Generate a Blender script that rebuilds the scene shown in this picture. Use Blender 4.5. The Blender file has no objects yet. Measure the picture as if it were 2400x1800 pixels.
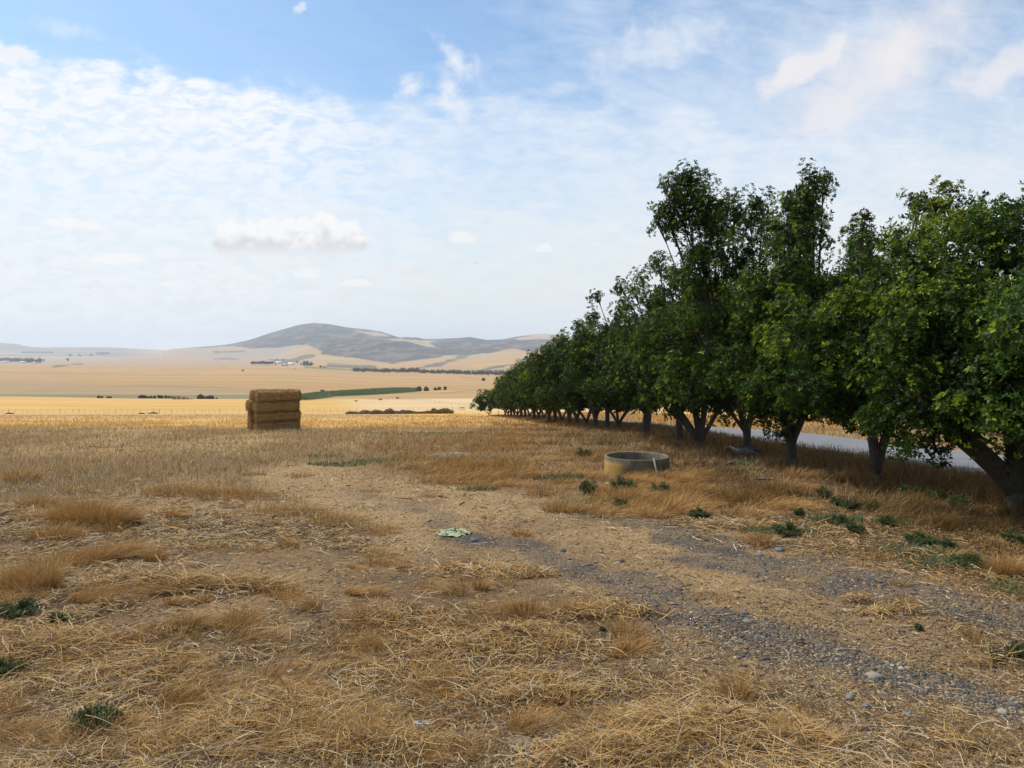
import bpy, math, random
import numpy as np
from mathutils import Vector, Matrix
R = math.radians
scene = bpy.context.scene
C = scene.collection
random.seed(7); RNG = np.random.default_rng(7)

# ------------------------------------------------------------------ camera
F = 1714.0            # focal length in pixels of the 2400 px wide photograph
HOR = 825.0           # row of eye level in the photograph
EYE = 1.7
cam_d = bpy.data.cameras.new('camera'); cam = bpy.data.objects.new('camera', cam_d); C.objects.link(cam)
cam.location = (0, 0, EYE); cam.rotation_euler = (R(90), 0, 0)
cam_d.sensor_width = 36; cam_d.lens = F/2400*36; cam_d.shift_y = -(900-HOR)/2400
cam_d.clip_start = 0.05; cam_d.clip_end = 60000
scene.camera = cam
scene.view_settings.view_transform = 'Standard'; scene.view_settings.look = 'None'
scene.view_settings.gamma = 1; scene.view_settings.use_curve_mapping = False
scene.view_settings.exposure = 0.0
scene.cycles.use_denoising = True
scene.cycles.max_bounces = 6; scene.cycles.transparent_max_bounces = 8
scene.cycles.diffuse_bounces = 3; scene.cycles.volume_bounces = 2

# ------------------------------------------------------------------ sun
SUN_EL, SUN_AZ = 57.0, -62.0      # azimuth from +Y, negative to the left
sd = Vector((math.sin(R(SUN_AZ))*math.cos(R(SUN_EL)), math.cos(R(SUN_AZ))*math.cos(R(SUN_EL)), math.sin(R(SUN_EL))))
sl = bpy.data.lights.new('sun', 'SUN'); sl.energy = 4.3; sl.angle = R(1.6); sl.color = (1.0, .93, .82)
so = bpy.data.objects.new('sun', sl); C.objects.link(so)
so.rotation_euler = sd.to_track_quat('Z', 'Y').to_euler(); so.location = (0, 0, 60)

# ------------------------------------------------------------------ node helper
class NT:
    def __init__(s, tree): s.t = tree; s.n = tree.nodes; s.l = tree.links
    def new(s, ty, **k):
        n = s.n.new(ty)
        for a, b in k.items(): setattr(n, a, b)
        return n
    def put(s, sock, v):
        if isinstance(v, bpy.types.NodeSocket): s.l.new(v, sock)
        elif v is not None:
            sock.default_value = v
    def m(s, op, a, b=None, c=None, clamp=False):
        n = s.new('ShaderNodeMath', operation=op, use_clamp=clamp)
        s.put(n.inputs[0], a)
        if b is not None: s.put(n.inputs[1], b)
        if c is not None: s.put(n.inputs[2], c)
        return n.outputs[0]
    def smooth(s, x, lo, hi):
        n = s.new('ShaderNodeMapRange', interpolation_type='SMOOTHSTEP')
        s.put(n.inputs['Value'], x); n.inputs['From Min'].default_value = lo; n.inputs['From Max'].default_value = hi
        return n.outputs[0]
    def comb(s, x, y, z=0.0):
        n = s.new('ShaderNodeCombineXYZ')
        s.put(n.inputs[0], x); s.put(n.inputs[1], y); s.put(n.inputs[2], z); return n.outputs[0]
    def noise(s, vec, scale=1.0, detail=4.0, rough=.5, dist=0.0):
        n = s.new('ShaderNodeTexNoise'); s.put(n.inputs['Vector'], vec)
        n.inputs['Scale'].default_value = scale; n.inputs['Detail'].default_value = detail
        n.inputs['Roughness'].default_value = rough; n.inputs['Distortion'].default_value = dist
        return n.outputs['Fac']
    def mix(s, f, a, b, ty='RGBA', blend='MIX'):
        n = s.new('ShaderNodeMix', data_type=ty)
        if ty == 'RGBA':
            n.blend_type = blend; n.clamp_factor = True
            s.put(n.inputs[0], f); s.put(n.inputs[6], a); s.put(n.inputs[7], b); return n.outputs[2]
        s.put(n.inputs[0], f); s.put(n.inputs[2], a); s.put(n.inputs[3], b); return n.outputs[0]

# ------------------------------------------------------------------ sky with clouds
w = bpy.data.worlds.new('World'); scene.world = w; w.use_nodes = True
nt = NT(w.node_tree); nt.n.clear()
out = nt.new('ShaderNodeOutputWorld'); bg = nt.new('ShaderNodeBackground')
sky = nt.new('ShaderNodeTexSky', sky_type='NISHITA', sun_disc=False)
sky.sun_elevation = R(SUN_EL); sky.sun_rotation = R(SUN_AZ); sky.altitude = 100; sky.dust_density = 1.2; sky.ozone_density = 1.4
geo = nt.new('ShaderNodeTexCoord'); sep = nt.new('ShaderNodeSeparateXYZ'); nt.l.new(geo.outputs['Generated'], sep.inputs[0])
dx, dy, dz = sep.outputs
ay = nt.m('MAXIMUM', nt.m('ABSOLUTE', dy), .22)
A = nt.m('MULTIPLY_ADD', nt.m('DIVIDE', dx, ay), 17.14, 12.0)      # azimuth measure, hundreds of units
Bv = nt.m('SUBTRACT', 8.25, nt.m('MULTIPLY', nt.m('DIVIDE', dz, ay), 17.14))   # height measure, grows downwards
dzc = nt.m('ADD', nt.m('MAXIMUM', dz, 0.0), .10)
px_ = nt.m('DIVIDE', dx, dzc); py_ = nt.m('DIVIDE', dy, dzc)
plane = nt.comb(px_, py_, 0.0)
ab = nt.comb(A, Bv, 0.0)
n_fluff = nt.noise(plane, 5.5, 6, .6, .3)
n_rip = nt.noise(nt.comb(nt.m('MULTIPLY', A, 1.5), nt.m('MULTIPLY', Bv, 3.4), 0.0), 1.0, 7, .62, .5)
n_mid = nt.noise(plane, 1.6, 5, .55, .4)
n_big = nt.noise(plane, .55, 4, .5, .2)
n_ab = nt.noise(ab, .9, 6, .55, .1)
n_abf = nt.noise(ab, 2.4, 6, .6, .0)
rotp = nt.comb(nt.m('ADD', nt.m('MULTIPLY', px_, .5), nt.m('MULTIPLY', py_, .85)), nt.m('MULTIPLY', nt.m('SUBTRACT', nt.m('MULTIPLY', px_, .85), nt.m('MULTIPLY', py_, .5)), 3.2), 0.0)
n_str = nt.noise(rotp, 1.1, 6, .6, .5)
elev = nt.m('MAXIMUM', dz, 0.0)
# veil of high haze: strong near the horizon
veil = nt.m('SUBTRACT', 1.0, nt.smooth(elev, .0, .42))
veil = nt.m('ADD', nt.m('MULTIPLY', veil, .90), .16)
n_cir = nt.noise(nt.comb(nt.m('MULTIPLY', nt.m('ADD', A, nt.m('MULTIPLY', Bv, .5)), .7), nt.m('MULTIPLY', nt.m('SUBTRACT', Bv, nt.m('MULTIPLY', A, .16)), 2.2), 0.0), 1.0, 8, .66, .6)
veil = nt.m('ADD', veil, nt.m('ADD', nt.m('MULTIPLY', nt.m('SUBTRACT', n_str, .5), .9), nt.m('MULTIPLY', nt.m('SUBTRACT', n_cir, .5), .95)))
veil = nt.m('ADD', veil, nt.m('MULTIPLY', nt.smooth(A, 10.5, 17.0), .22), clamp=True)
# broken cloud deck whose upper edge falls from left to right
edge = nt.m('ADD', nt.m('MULTIPLY', A, .155), 1.05)
edge = nt.m('SUBTRACT', edge, nt.m('MULTIPLY', nt.smooth(A, 8.6, 13.0), .9))
dd = nt.m('SUBTRACT', Bv, edge)
dd = nt.m('ADD', dd, nt.m('MULTIPLY', nt.m('SUBTRACT', n_ab, .5), 1.5))
dd = nt.m('ADD', dd, nt.m('MULTIPLY', nt.m('SUBTRACT', n_fluff, .5), 1.6))
deck = nt.smooth(dd, -.15, .42)
deck = nt.m('MULTIPLY', deck, nt.m('SUBTRACT', 1.0, nt.m('MULTIPLY', nt.smooth(Bv, 2.6, 4.8), .28)))
deck = nt.m('MULTIPLY', deck, nt.m('SUBTRACT', 1.0, nt.m('MULTIPLY', nt.smooth(A, 5.5, 11.5), .60)))
deck = nt.m('MULTIPLY', deck, nt.m('MULTIPLY_ADD', nt.smooth(n_rip, .36, .60), .60, .42))
# clear-blue wedge above the deck
clear = nt.m('MULTIPLY', nt.m('SUBTRACT', 1.0, nt.smooth(dd, -.9, .5)), nt.m('SUBTRACT', 1.0, nt.smooth(A, 10.0, 14.0)))
veil = nt.m('MULTIPLY', veil, nt.m('SUBTRACT', 1.0, nt.m('MULTIPLY', clear, .72)))
n_w1 = nt.noise(ab, .75, 5, .6, 0.0); n_w2 = nt.noise(nt.comb(nt.m('ADD', A, 31.7), Bv, 3.3), .75, 5, .6, 0.0)
Aw = nt.m('ADD', A, nt.m('MULTIPLY', nt.m('SUBTRACT', n_w1, .5), 1.7)); Bw = nt.m('ADD', Bv, nt.m('MULTIPLY', nt.m('SUBTRACT', n_w2, .5), 1.1))
def blob(cx, cy, rx, ry, rot=0.0, nz=None, amp=.5, lo=0.0, hi=.4, k=1.0, flat=False):
    ux = nt.m('SUBTRACT', A if flat else Aw, cx); uy = nt.m('SUBTRACT', Bv if flat else Bw, cy)
    c, s = math.cos(rot), math.sin(rot)
    a = nt.m('ADD', nt.m('MULTIPLY', ux, c/rx), nt.m('MULTIPLY', uy, s/rx))
    b = nt.m('ADD', nt.m('MULTIPLY', ux, -s/ry), nt.m('MULTIPLY', uy, c/ry))
    if flat: b = nt.m('MULTIPLY', b, nt.m('MULTIPLY_ADD', nt.smooth(b, -.1, .3), 1.3, 1.0))
    r2 = nt.m('ADD', nt.m('MULTIPLY', a, a), nt.m('MULTIPLY', b, b))
    f = nt.m('SUBTRACT', 1.0, nt.m('SQRT', r2))
    if nz is not None: f = nt.m('ADD', f, nt.m('MULTIPLY', nt.m('SUBTRACT', nz, .5), amp))
    m_ = nt.smooth(f, lo, hi)
    return nt.m('MULTIPLY', m_, k) if k != 1.0 else m_
def union(*a):
    r = a[0]
    for b in a[1:]: r = nt.m('MAXIMUM', r, b)
    return r
wisps = union(
    blob(10.75, 1.45, 1.0, .42, .55, n_abf, 1.8, -.05, 1.2, .85), blob(9.45, 2.05, .55, .28, -.5, n_abf, 1.6, -.05, 1.1, .85),
    blob(10.6, 2.2, 1.1, .45, .95, n_abf, 1.5, -.05, 1.2, .85), blob(7.0, .2, .22, .28, .6, n_abf, 1.4, .1, .8, .6),
    blob(.4, 1.25, .75, .3, .25, n_ab, 1.0, .0, .6, .95), blob(1.5, .6, 1.3, .35, .2, n_abf, 1.2, .1, 1.0, .4),
    blob(15.5, 1.05, 2.2, .75, -.28, n_abf, 1.5, .05, 1.0, .55), blob(19.6, .9, 2.6, 1.0, -.3, n_ab, 1.3, .0, 1.1, .45))
streak = union(blob(21.0, 1.35, 3.6, 1.15, -.62, n_ab, 1.1, -.1, 1.0, .95), blob(18.9, 1.5, 1.5, .5, -.55, n_ab, 1.0, .0, .6, .85),
               blob(19.6, 2.45, 1.7, .6, -.62, n_ab, 1.0, -.05, .8, .75), blob(23.6, 1.5, 1.8, .6, -.4, n_ab, 1.0, .0, .7, .75))
n_puff = nt.noise(ab, 2.7, 8, .6, .25)
def circ(cx, cy, r):
    ux = nt.m('SUBTRACT', A, cx); uy = nt.m('SUBTRACT', Bv, cy)
    return nt.m('SUBTRACT', 1.0, nt.m('DIVIDE', nt.m('SQRT', nt.m('ADD', nt.m('MULTIPLY', ux, ux), nt.m('MULTIPLY', uy, uy))), r))
cf = union(*[circ(*q) for q in ((5.35, 5.5, .42), (5.8, 5.5, .40), (6.3, 5.42, .42), (6.75, 5.42, .42), (7.1, 5.4, .38), (7.6, 5.27, .42), (7.9, 5.5, .34), (8.2, 5.42, .34), (8.35, 5.65, .34), (5.9, 5.75, .5), (6.7, 5.75, .55), (7.5, 5.7, .55), (8.1, 5.7, .45), (5.4, 5.8, .5), (6.3, 5.95, .55), (7.2, 5.95, .6), (7.9, 5.9, .55))])
cf = nt.m('ADD', cf, nt.m('MULTIPLY', nt.m('SUBTRACT', n_puff, .5), 1.1))
cum_top = nt.m('MULTIPLY', nt.smooth(cf, .0, .40), nt.m('SUBTRACT', 1.0, nt.m('MULTIPLY', nt.smooth(nt.m('ADD', Bv, nt.m('MULTIPLY', n_puff, .5)), 6.1, 6.75), 1.0)))
cum_small = union(blob(2.8, 6.1, .75, .22, 0, n_abf, .8, .0, .35, .8, True), blob(1.7, 5.28, 1.0, .18, .08, n_abf, .9, .0, .5, .7, True),
                  blob(7.2, 6.45, .4, .2, 0, n_abf, .8, .0, .45, .55, True), blob(8.35, 6.66, .42, .15, 0, n_abf, .8, .0, .3, .8, True),
                  blob(3.95, 6.68, .32, .10, 0, n_abf, .8, .0, .4, .7, True), blob(10.85, 5.62, .4, .28, 0, n_abf, .8, .0, .5, .6, True),
                  blob(12.75, 5.85, .22, .2, 0, n_abf, .6, .0, .4, .6, True), blob(14.0, 6.85, .35, .14, 0, n_abf, .8, .0, .5, .5, True))
col = sky.outputs[0]
skyc = nt.mix(1.0, col, (.127, .157, .166, 1), blend='MULTIPLY')
tint = nt.mix(nt.smooth(elev, .0, .35), (.78, .83, .81, 1), (.76, .845, .97, 1))
skyc = nt.mix(veil, skyc, tint)
skyc = nt.mix(deck, skyc, (.94, .965, 1.0, 1))
skyc = nt.mix(wisps, skyc, (.88, .91, .96, 1))
skyc = nt.mix(streak, skyc, (.90, .865, .87, 1))
skyc = nt.mix(nt.m('MULTIPLY', cum_small, 1.0), skyc, (1.0, .975, .95, 1))
shade = nt.smooth(nt.m('ADD', Bv, nt.m('MULTIPLY', n_puff, 1.6)), 6.1, 6.7)
shade = nt.m('MULTIPLY', shade, nt.m('SUBTRACT', 1.0, nt.m('MULTIPLY', nt.smooth(Bv, 5.75, 6.05), .5)))
skyc = nt.mix(nt.m('MULTIPLY', nt.m('MULTIPLY', cum_top, .88), nt.m('SUBTRACT', 1.0, nt.m('MULTIPLY', nt.smooth(Bv, 5.6, 6.1), .6))), skyc, nt.mix(shade, (1.0, .985, .96, 1), (.70, .69, .72, 1)))
nt.l.new(skyc, bg.inputs['Color']); bg.inputs['Strength'].default_value = 1.0
nt.l.new(bg.outputs[0], out.inputs['Surface'])
w.cycles.sampling_method = 'MANUAL'; w.cycles.sample_map_resolution = 512

# ------------------------------------------------------------------ numpy helpers
def hash2(ix, iy, seed=0):
    h = (ix.astype(np.int64)*374761393 + iy.astype(np.int64)*668265263 + seed*1442695041) & 0xffffffff
    h = ((h ^ (h >> 13)) * 1274126177) & 0xffffffff
    h = h ^ (h >> 16)
    return (h & 0xffff) / 65535.0
def vnoise(x, y, seed=0):
    ix = np.floor(x); iy = np.floor(y); fx = x-ix; fy = y-iy
    fx = fx*fx*(3-2*fx); fy = fy*fy*(3-2*fy)
    a = hash2(ix, iy, seed); b = hash2(ix+1, iy, seed); c = hash2(ix, iy+1, seed); d = hash2(ix+1, iy+1, seed)
    return (a*(1-fx)+b*fx)*(1-fy) + (c*(1-fx)+d*fx)*fy
def fbm(x, y, oct=4, seed=0, gain=.5):
    s = 0; a = 1; t = 0
    for o in range(oct):
        s = s + a*vnoise(x, y, seed+o*17); t += a; a *= gain; x = x*2.03+11.3; y = y*2.03+5.7
    return s/t
def sstep(x, lo, hi):
    t = np.clip((x-lo)/(hi-lo), 0, 1); return t*t*(3-2*t)
def inpoly(px, py, poly):
    r = np.zeros(px.shape, bool); n = len(poly); j = n-1
    for i in range(n):
        xi, yi = poly[i]; xj, yj = poly[j]
        if yi != yj:
            c = ((yi > py) != (yj > py)) & (px < (xj-xi)*(py-yi)/(yj-yi)+xi)
            r ^= c
        j = i
    return r
def segdist(px, py, line):
    best = np.full(px.shape, 1e9)
    for (x0, y0), (x1, y1) in zip(line[:-1], line[1:]):
        vx, vy = x1-x0, y1-y0; t = np.clip(((px-x0)*vx+(py-y0)*vy)/(vx*vx+vy*vy), 0, 1)
        best = np.minimum(best, np.hypot(px-x0-t*vx, py-y0-t*vy))
    return best

# ------------------------------------------------------------------ terrain height
NEAR = [(3, 1.87), (6, 2.04), (10, 2.27), (17, 2.63), (25, 3.13), (33, 3.55), (59, 5.55), (75, 6.78), (110, 9.6)]
near_py = [(d, HOR+F*dr/d) for d, dr in NEAR]
far_left = [(230, 968), (300, 947), (400, 929), (430, 929), (500, 929), (560, 925), (700, 896), (1000, 878), (1500, 858), (1800, 856), (2500, 852), (3500, 846), (6000, 834), (9000, 826), (14000, 822)]
far_mid = [(230, 968), (300, 948), (400, 935), (430, 934), (500, 932), (560, 926), (700, 900), (1000, 882), (1500, 861), (1800, 858), (2500, 850), (3500, 842), (6000, 834), (9000, 827), (14000, 823)]
far_900 = [(230, 967), (300, 950), (400, 936), (480, 925), (560, 917), (700, 905), (1000, 890), (1500, 874), (1700, 870), (2500, 856), (3500, 843), (6000, 834), (9000, 828), (14000, 824)]
far_1100 = [(230, 962), (300, 950), (400, 935), (600, 912), (1000, 893), (1400, 879), (1700, 871), (2200, 856), (2800, 842), (3500, 835), (6000, 830), (9000, 828), (14000, 824)]
far_1300 = [(230, 962), (300, 950), (400, 935), (600, 912), (1000, 893), (1400, 880), (1700, 871), (2200, 850), (2700, 832), (3300, 822), (4500, 818), (6000, 822), (9000, 824), (14000, 824)]
cols_ = [(-2500, far_left), (0, far_left), (420, far_mid), (640, far_mid), (900, far_900), (1100, far_1100), (1250, far_1300), (5000, far_1300)]
LY = np.linspace(math.log(3), math.log(14000), 700)
tabs = []
for px, far in cols_:
    pts = near_py + far
    v = np.interp(LY, [math.log(d) for d, _ in pts], [(p-HOR)/F for _, p in pts])
    k = np.exp(-np.linspace(-2.2, 2.2, 17)**2); k /= k.sum()
    vp = np.pad(v*np.exp(LY), 8, mode='edge'); 
    vs = np.convolve(vp, k, 'valid')
    vs[:10] = (v*np.exp(LY))[:10]
    tabs.append(vs/np.exp(LY))
tabs = np.array(tabs); cpx = np.array([c[0] for c in cols_], float)
def drop0(x, y):
    x = np.asarray(x, float); y = np.asarray(y, float)
    yc = np.clip(y, 3, 14000); u = np.clip(1200+F*x/np.maximum(y, 20), -2400, 4900)
    fi = (np.log(yc)-LY[0])/(LY[1]-LY[0]); i = np.clip(fi.astype(int), 0, len(LY)-2); f = fi-i
    ci = np.clip(np.searchsorted(cpx, u)-1, 0, len(cpx)-2); cf = (u-cpx[ci])/(cpx[ci+1]-cpx[ci]); cf = cf*cf*(3-2*cf)
    a = tabs[ci, i]*(1-f)+tabs[ci, i+1]*f; b = tabs[ci+1, i]*(1-f)+tabs[ci+1, i+1]*f
    r = a*(1-cf)+b*cf
    return np.where(y < 3, 1.7+.0567*y, r*yc)
S_M = [(380, 825), (402, 818), (443, 814.5), (490, 812), (538, 807), (585, 797), (633, 781), (700, 762), (734, 757.5), (769, 760), (816, 768.5), (864, 773), (895, 778), (921, 787), (943, 793), (975, 803), (1010, 816), (1040, 826)]
S_P = [(640, 838), (690, 815), (730, 802), (770, 797), (816, 794), (864, 789), (900, 789), (921, 790), (968, 803), (1019, 816), (1060, 828), (1100, 840)]
S_R = [(880, 820), (921, 799), (943, 792), (975, 791.5), (994, 795), (1038, 794), (1075, 792), (1101, 790), (1142, 797), (1178, 796), (1199, 792), (1226, 787), (1249, 784), (1280, 782.7), (1316, 786), (1339, 789), (1450, 796), (1600, 792), (1800, 784), (2100, 788), (2400, 800), (2900, 800)]
S_Q = [(960, 835), (1030, 818), (1080, 812), (1120, 806), (1160, 806), (1220, 806), (1280, 800), (1400, 808), (1500, 815), (2400, 815)]
S_L = [(-900, 800), (-300, 798), (0, 803), (41, 806.5), (73, 813), (104, 813.7), (158, 813.7), (237, 813.5), (285, 815), (332, 818), (380, 820), (440, 826)]
HILLS = [(S_L, 9000, 2600, 1.0), (S_M, 5600, 2100, 30.0), (S_R, 5200, 1500, 28.0), (S_Q, 4300, 1100, 16.0), (S_P, 4300, 1250, 28.0)]
ROWX = lambda d: 8.2-.10*d
def H(x, y):
    x = np.asarray(x, float); y = np.asarray(y, float)
    z = EYE-drop0(x, y)
    px = 1200+F*x/np.maximum(y, 20)
    m = y > 1400
    if m.any():
        rel = fbm(x/420., y/420., 5, 3, .55)
        for S, D, wd, amp in HILLS:
            s = np.clip(1-np.abs(y-D)/np.where(y < D, wd, wd*1.4), 0, 1); s = s*s*(3-2*s)
            sp = np.interp(px, [a for a, _ in S], [b for _, b in S])
            E = EYE+(HOR-sp)/F*D
            E = E*1.0
            hz = z*(1-s)+E*s + (rel-.5)*amp*8*s*(1-s)*np.clip((E-z)/60, 0, 1)
            ok = (px > S[0][0]) & (px < S[-1][0]) & (y > 1400)
            z = np.where(ok & (hz > z), hz, z)
    # near-field relief
    k = np.clip(1.2-y/140., .0, 1)
    z = z + k*(fbm(x/3.1, y/3.1, 3, 41)-.5)*.12 + np.clip(1-y/30., 0, 1)*(fbm(x/.45, y/.45, 3, 42)-.5)*.045
    z = z + (fbm(x/40., y/40., 3, 43)-.5)*np.clip(y/150., 0, 1)*np.clip(1-y/600, 0, 1)*.5
    # road bed lies on a low level strip
    t = x-ROWX(y); rb = sstep(t, 2.4, 3.2)*(1-sstep(t, 8.2, 9.0))*(y < 330)
    flat = EYE-drop0(x, y)-.10
    z = z*(1-rb)+flat*rb
    return z
def scr(x, y, z):
    yy = np.maximum(y, .5); return 1200+F*x/yy, HOR+F*(EYE-z)/yy
def ground(px, py, lo=2.0, hi=12000):
    u = (px-1200)/F; ys = np.exp(np.linspace(math.log(lo), math.log(hi), 3500)); xs = u*ys; zs = H(xs, ys)
    v = HOR+F*(EYE-zs)/ys
    i = np.argmax(v <= py)
    y = ys[i]; return float(xs[i]), float(y), float(zs[i])

# ------------------------------------------------------------------ mesh accumulators
class Geo:
    def __init__(s): s.v = []; s.f = []; s.c = []; s.n = 0
    def add(s, v, f, c=None):
        v = np.asarray(v, np.float32).reshape(-1, 3); f = np.asarray(f, np.int32).reshape(-1, 4)
        s.v.append(v); s.f.append(f+s.n)
        if c is None: c = np.ones((len(v), 3))*.5
        c = np.asarray(c, np.float32)
        if c.ndim == 1: c = np.tile(c, (len(v), 1))
        s.c.append(c.astype(np.float32)); s.n += len(v)
    def tube(s, pts, rad, n=8, c=(.5, .5, .5), rough=0):
        pts = np.asarray(pts, float); k = len(pts); rad = np.broadcast_to(np.asarray(rad, float), (k,))
        tg = np.gradient(pts, axis=0); tg /= np.linalg.norm(tg, axis=1, keepdims=True)+1e-9
        ref = np.array([.31, .93, .17]) if abs(tg[0][2]) > .6 else np.array([.05, .1, 1.0])
        s1 = np.cross(tg, ref); s1 /= np.linalg.norm(s1, axis=1, keepdims=True)+1e-9; s2 = np.cross(tg, s1)
        an = np.arange(n)*2*np.pi/n
        rr = rad[:, None]*(1+rough*(RNG.random((k, n))-.5))
        v = pts[:, None]+s1[:, None]*(np.cos(an)[None, :, None]*rr[..., None])+s2[:, None]*(np.sin(an)[None, :, None]*rr[..., None])
        i = np.arange(k-1)[:, None]*n; j = np.arange(n)[None]; j2 = (j+1) % n
        f = np.stack([i+j, i+j2, i+n+j2, i+n+j], -1).reshape(-1, 4)
        v = v.reshape(-1, 3)
        # end caps
        cap = [(0, a, a+1, min(a+2, n-1)) for a in range(1, n-1, 2) if a+2 <= n-1]
        caps = np.array(cap) if cap else np.zeros((0, 4), int)
        s.add(v, np.concatenate([f, caps[:, ::-1], caps+(k-1)*n]), c)
    def box(s, x0, x1, y0, y1, z0, z1, c=(.5, .5, .5)):
        v = [(x, y, z) for z in (z0, z1) for y in (y0, y1) for x in (x0, x1)]
        s.add(v, [(0, 2, 3, 1), (4, 5, 7, 6), (0, 1, 5, 4), (2, 6, 7, 3), (0, 4, 6, 2), (1, 3, 7, 5)], c)
    def build(s, name, mat, parent=None, smooth=False):
        me = mesh_np(name, np.concatenate(s.v), np.concatenate(s.f), np.concatenate(s.c), smooth)
        return link(name, me, mat, parent)
def mesh_np(name, v, f, c=None, smooth=False):
    me = bpy.data.meshes.new(name); v = np.asarray(v, np.float32); f = np.asarray(f, np.int32)
    me.vertices.add(len(v)); me.vertices.foreach_set('co', v.ravel())
    me.loops.add(f.size); me.loops.foreach_set('vertex_index', f.ravel())
    me.polygons.add(len(f)); me.polygons.foreach_set('loop_start', np.arange(0, f.size, 4, dtype=np.int32))
    me.polygons.foreach_set('loop_total', np.full(len(f), 4, np.int32))
    if smooth: me.polygons.foreach_set('use_smooth', np.ones(len(f), bool))
    if c is not None:
        a = me.color_attributes.new('col', 'FLOAT_COLOR', 'POINT')
        a.data.foreach_set('color', np.concatenate([c, np.ones((len(c), 1))], 1).astype(np.float32).ravel())
    me.update(); me.validate(); return me
def link(name, me, mat, parent=None):
    o = bpy.data.objects.new(name, me); C.objects.link(o)
    if mat and not me.materials: me.materials.append(mat)
    if parent: o.parent = parent
    return o
def tag(o, label, cat, group=None, kind=None):
    if label: o['label'] = label
    if cat: o['category'] = cat
    if group: o['group'] = group
    if kind: o['kind'] = kind
    return o
def thing(name, label, cat, loc, rz=0, group=None, sc=1.0):
    o = bpy.data.objects.new(name, None); C.objects.link(o); o.location = loc; o.rotation_euler = (0, 0, rz); o.scale = (sc,)*3
    o.empty_display_size = .1
    return tag(o, label, cat, group)
def dup(root, loc, rz, label=None, group=None, sc=1.0):
    r = root.copy(); C.objects.link(r); r.location = loc; r.rotation_euler = (0, 0, rz); r.scale = (sc,)*3 if not isinstance(sc, tuple) else sc
    if label: r['label'] = label
    if group: r['group'] = group
    for ch in list(root.children):
        c = ch.copy(); C.objects.link(c); c.parent = r
        for g in ch.children:
            d = g.copy(); C.objects.link(d); d.parent = c
    return r

# ------------------------------------------------------------------ materials
def mat_new(name):
    m = bpy.data.materials.new(name); m.use_nodes = True; t = NT(m.node_tree); t.n.clear()
    o = t.new('ShaderNodeOutputMaterial'); return m, t, o
def mat_attr(name, rough=.8, transl=0.0, nscale=0, namp=.3, spec=.3, bump=0.0, bscale=20):
    m, t, o = mat_new(name); a = t.new('ShaderNodeAttribute'); a.attribute_name = 'col'
    col = a.outputs['Color']
    if nscale:
        tc = t.new('ShaderNodeTexCoord'); n = t.noise(tc.outputs['Object'], nscale, 5, .6)
        hs = t.new('ShaderNodeHueSaturation'); t.put(hs.inputs['Value'], t.m('MULTIPLY_ADD', n, namp*2, 1-namp)); t.put(hs.inputs['Color'], col); col = hs.outputs[0]
    p = t.new('ShaderNodeBsdfPrincipled'); t.put(p.inputs['Base Color'], col); p.inputs['Roughness'].default_value = rough
    p.inputs['Specular IOR Level'].default_value = spec
    if bump:
        tc = t.new('ShaderNodeTexCoord'); b = t.new('ShaderNodeBump'); b.inputs['Strength'].default_value = bump; b.inputs['Distance'].default_value = .02
        t.put(b.inputs['Height'], t.noise(tc.outputs['Object'], bscale, 6, .65)); t.l.new(b.outputs[0], p.inputs['Normal'])
    sh = p.outputs[0]
    if transl:
        tr = t.new('ShaderNodeBsdfTranslucent'); t.put(tr.inputs['Color'], col); mx = t.new('ShaderNodeMixShader'); mx.inputs[0].default_value = transl
        t.l.new(sh, mx.inputs[1]); t.l.new(tr.outputs[0], mx.inputs[2]); sh = mx.outputs[0]
    t.l.new(sh, o.inputs['Surface']); return m
M_STRAW = mat_attr('dry_straw', .7, .25, spec=.25)
M_GREEN = mat_attr('green_leaf', .5, .3, spec=.35)
M_LEAF = mat_attr('fig_leaf', .5, .32, spec=.16)
M_BARK = mat_attr('bark', .9, 0, 11, .6, .15, 1.0, 18)
M_FAR = mat_attr('distant_foliage', .9, 0.1, 0, 0, .1)
M_WOOD = mat_attr('weathered_wood', .85, 0, 14, .3, .2)
M_STONE = mat_attr('stone', .85, 0, 30, .25, .25)
M_HAY = mat_attr('hay', .85, .1, 18, .3, .15, .8, 40)
M_PLAIN = mat_attr('painted', .7, 0, 0, 0, .3)

# ------------------------------------------------------------------ zones of the ground, traced as outlines of fields and tracks
P_DIRT = [(560, 1105), (730, 1078), (1000, 1108), (1250, 1160), (1450, 1212), (1560, 1235), (1900, 1290), (2450, 1395), (3100, 1520), (3100, 1900), (2120, 1900), (2080, 1800), (1950, 1720), (1700, 1610), (1420, 1560), (1520, 1460), (1250, 1370), (950, 1290), (760, 1200), (640, 1150)]
G_A = [(1060, 1250), (1210, 1280), (1400, 1345), (1650, 1440), (1950, 1545), (2450, 1720), (3000, 1900)]
G_B = [(1540, 1262), (1700, 1285), (1900, 1345), (2150, 1400), (2450, 1475), (3000, 1600)]
G_C = [(820, 1150), (960, 1185), (1060, 1215)]
G_D = [(1330, 1190), (1500, 1225), (1640, 1255)]
P_ORANGE = [(880, 1075), (1010, 1005), (1130, 975), (1300, 985), (1500, 1015), (1700, 1055), (1900, 1085), (2100, 1105), (2450, 1150), (3100, 1240), (3100, 1330), (2450, 1262), (2250, 1235), (2050, 1200), (1850, 1170), (1640, 1195), (1480, 1200), (1300, 1172), (1130, 1142), (960, 1118)]
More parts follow.
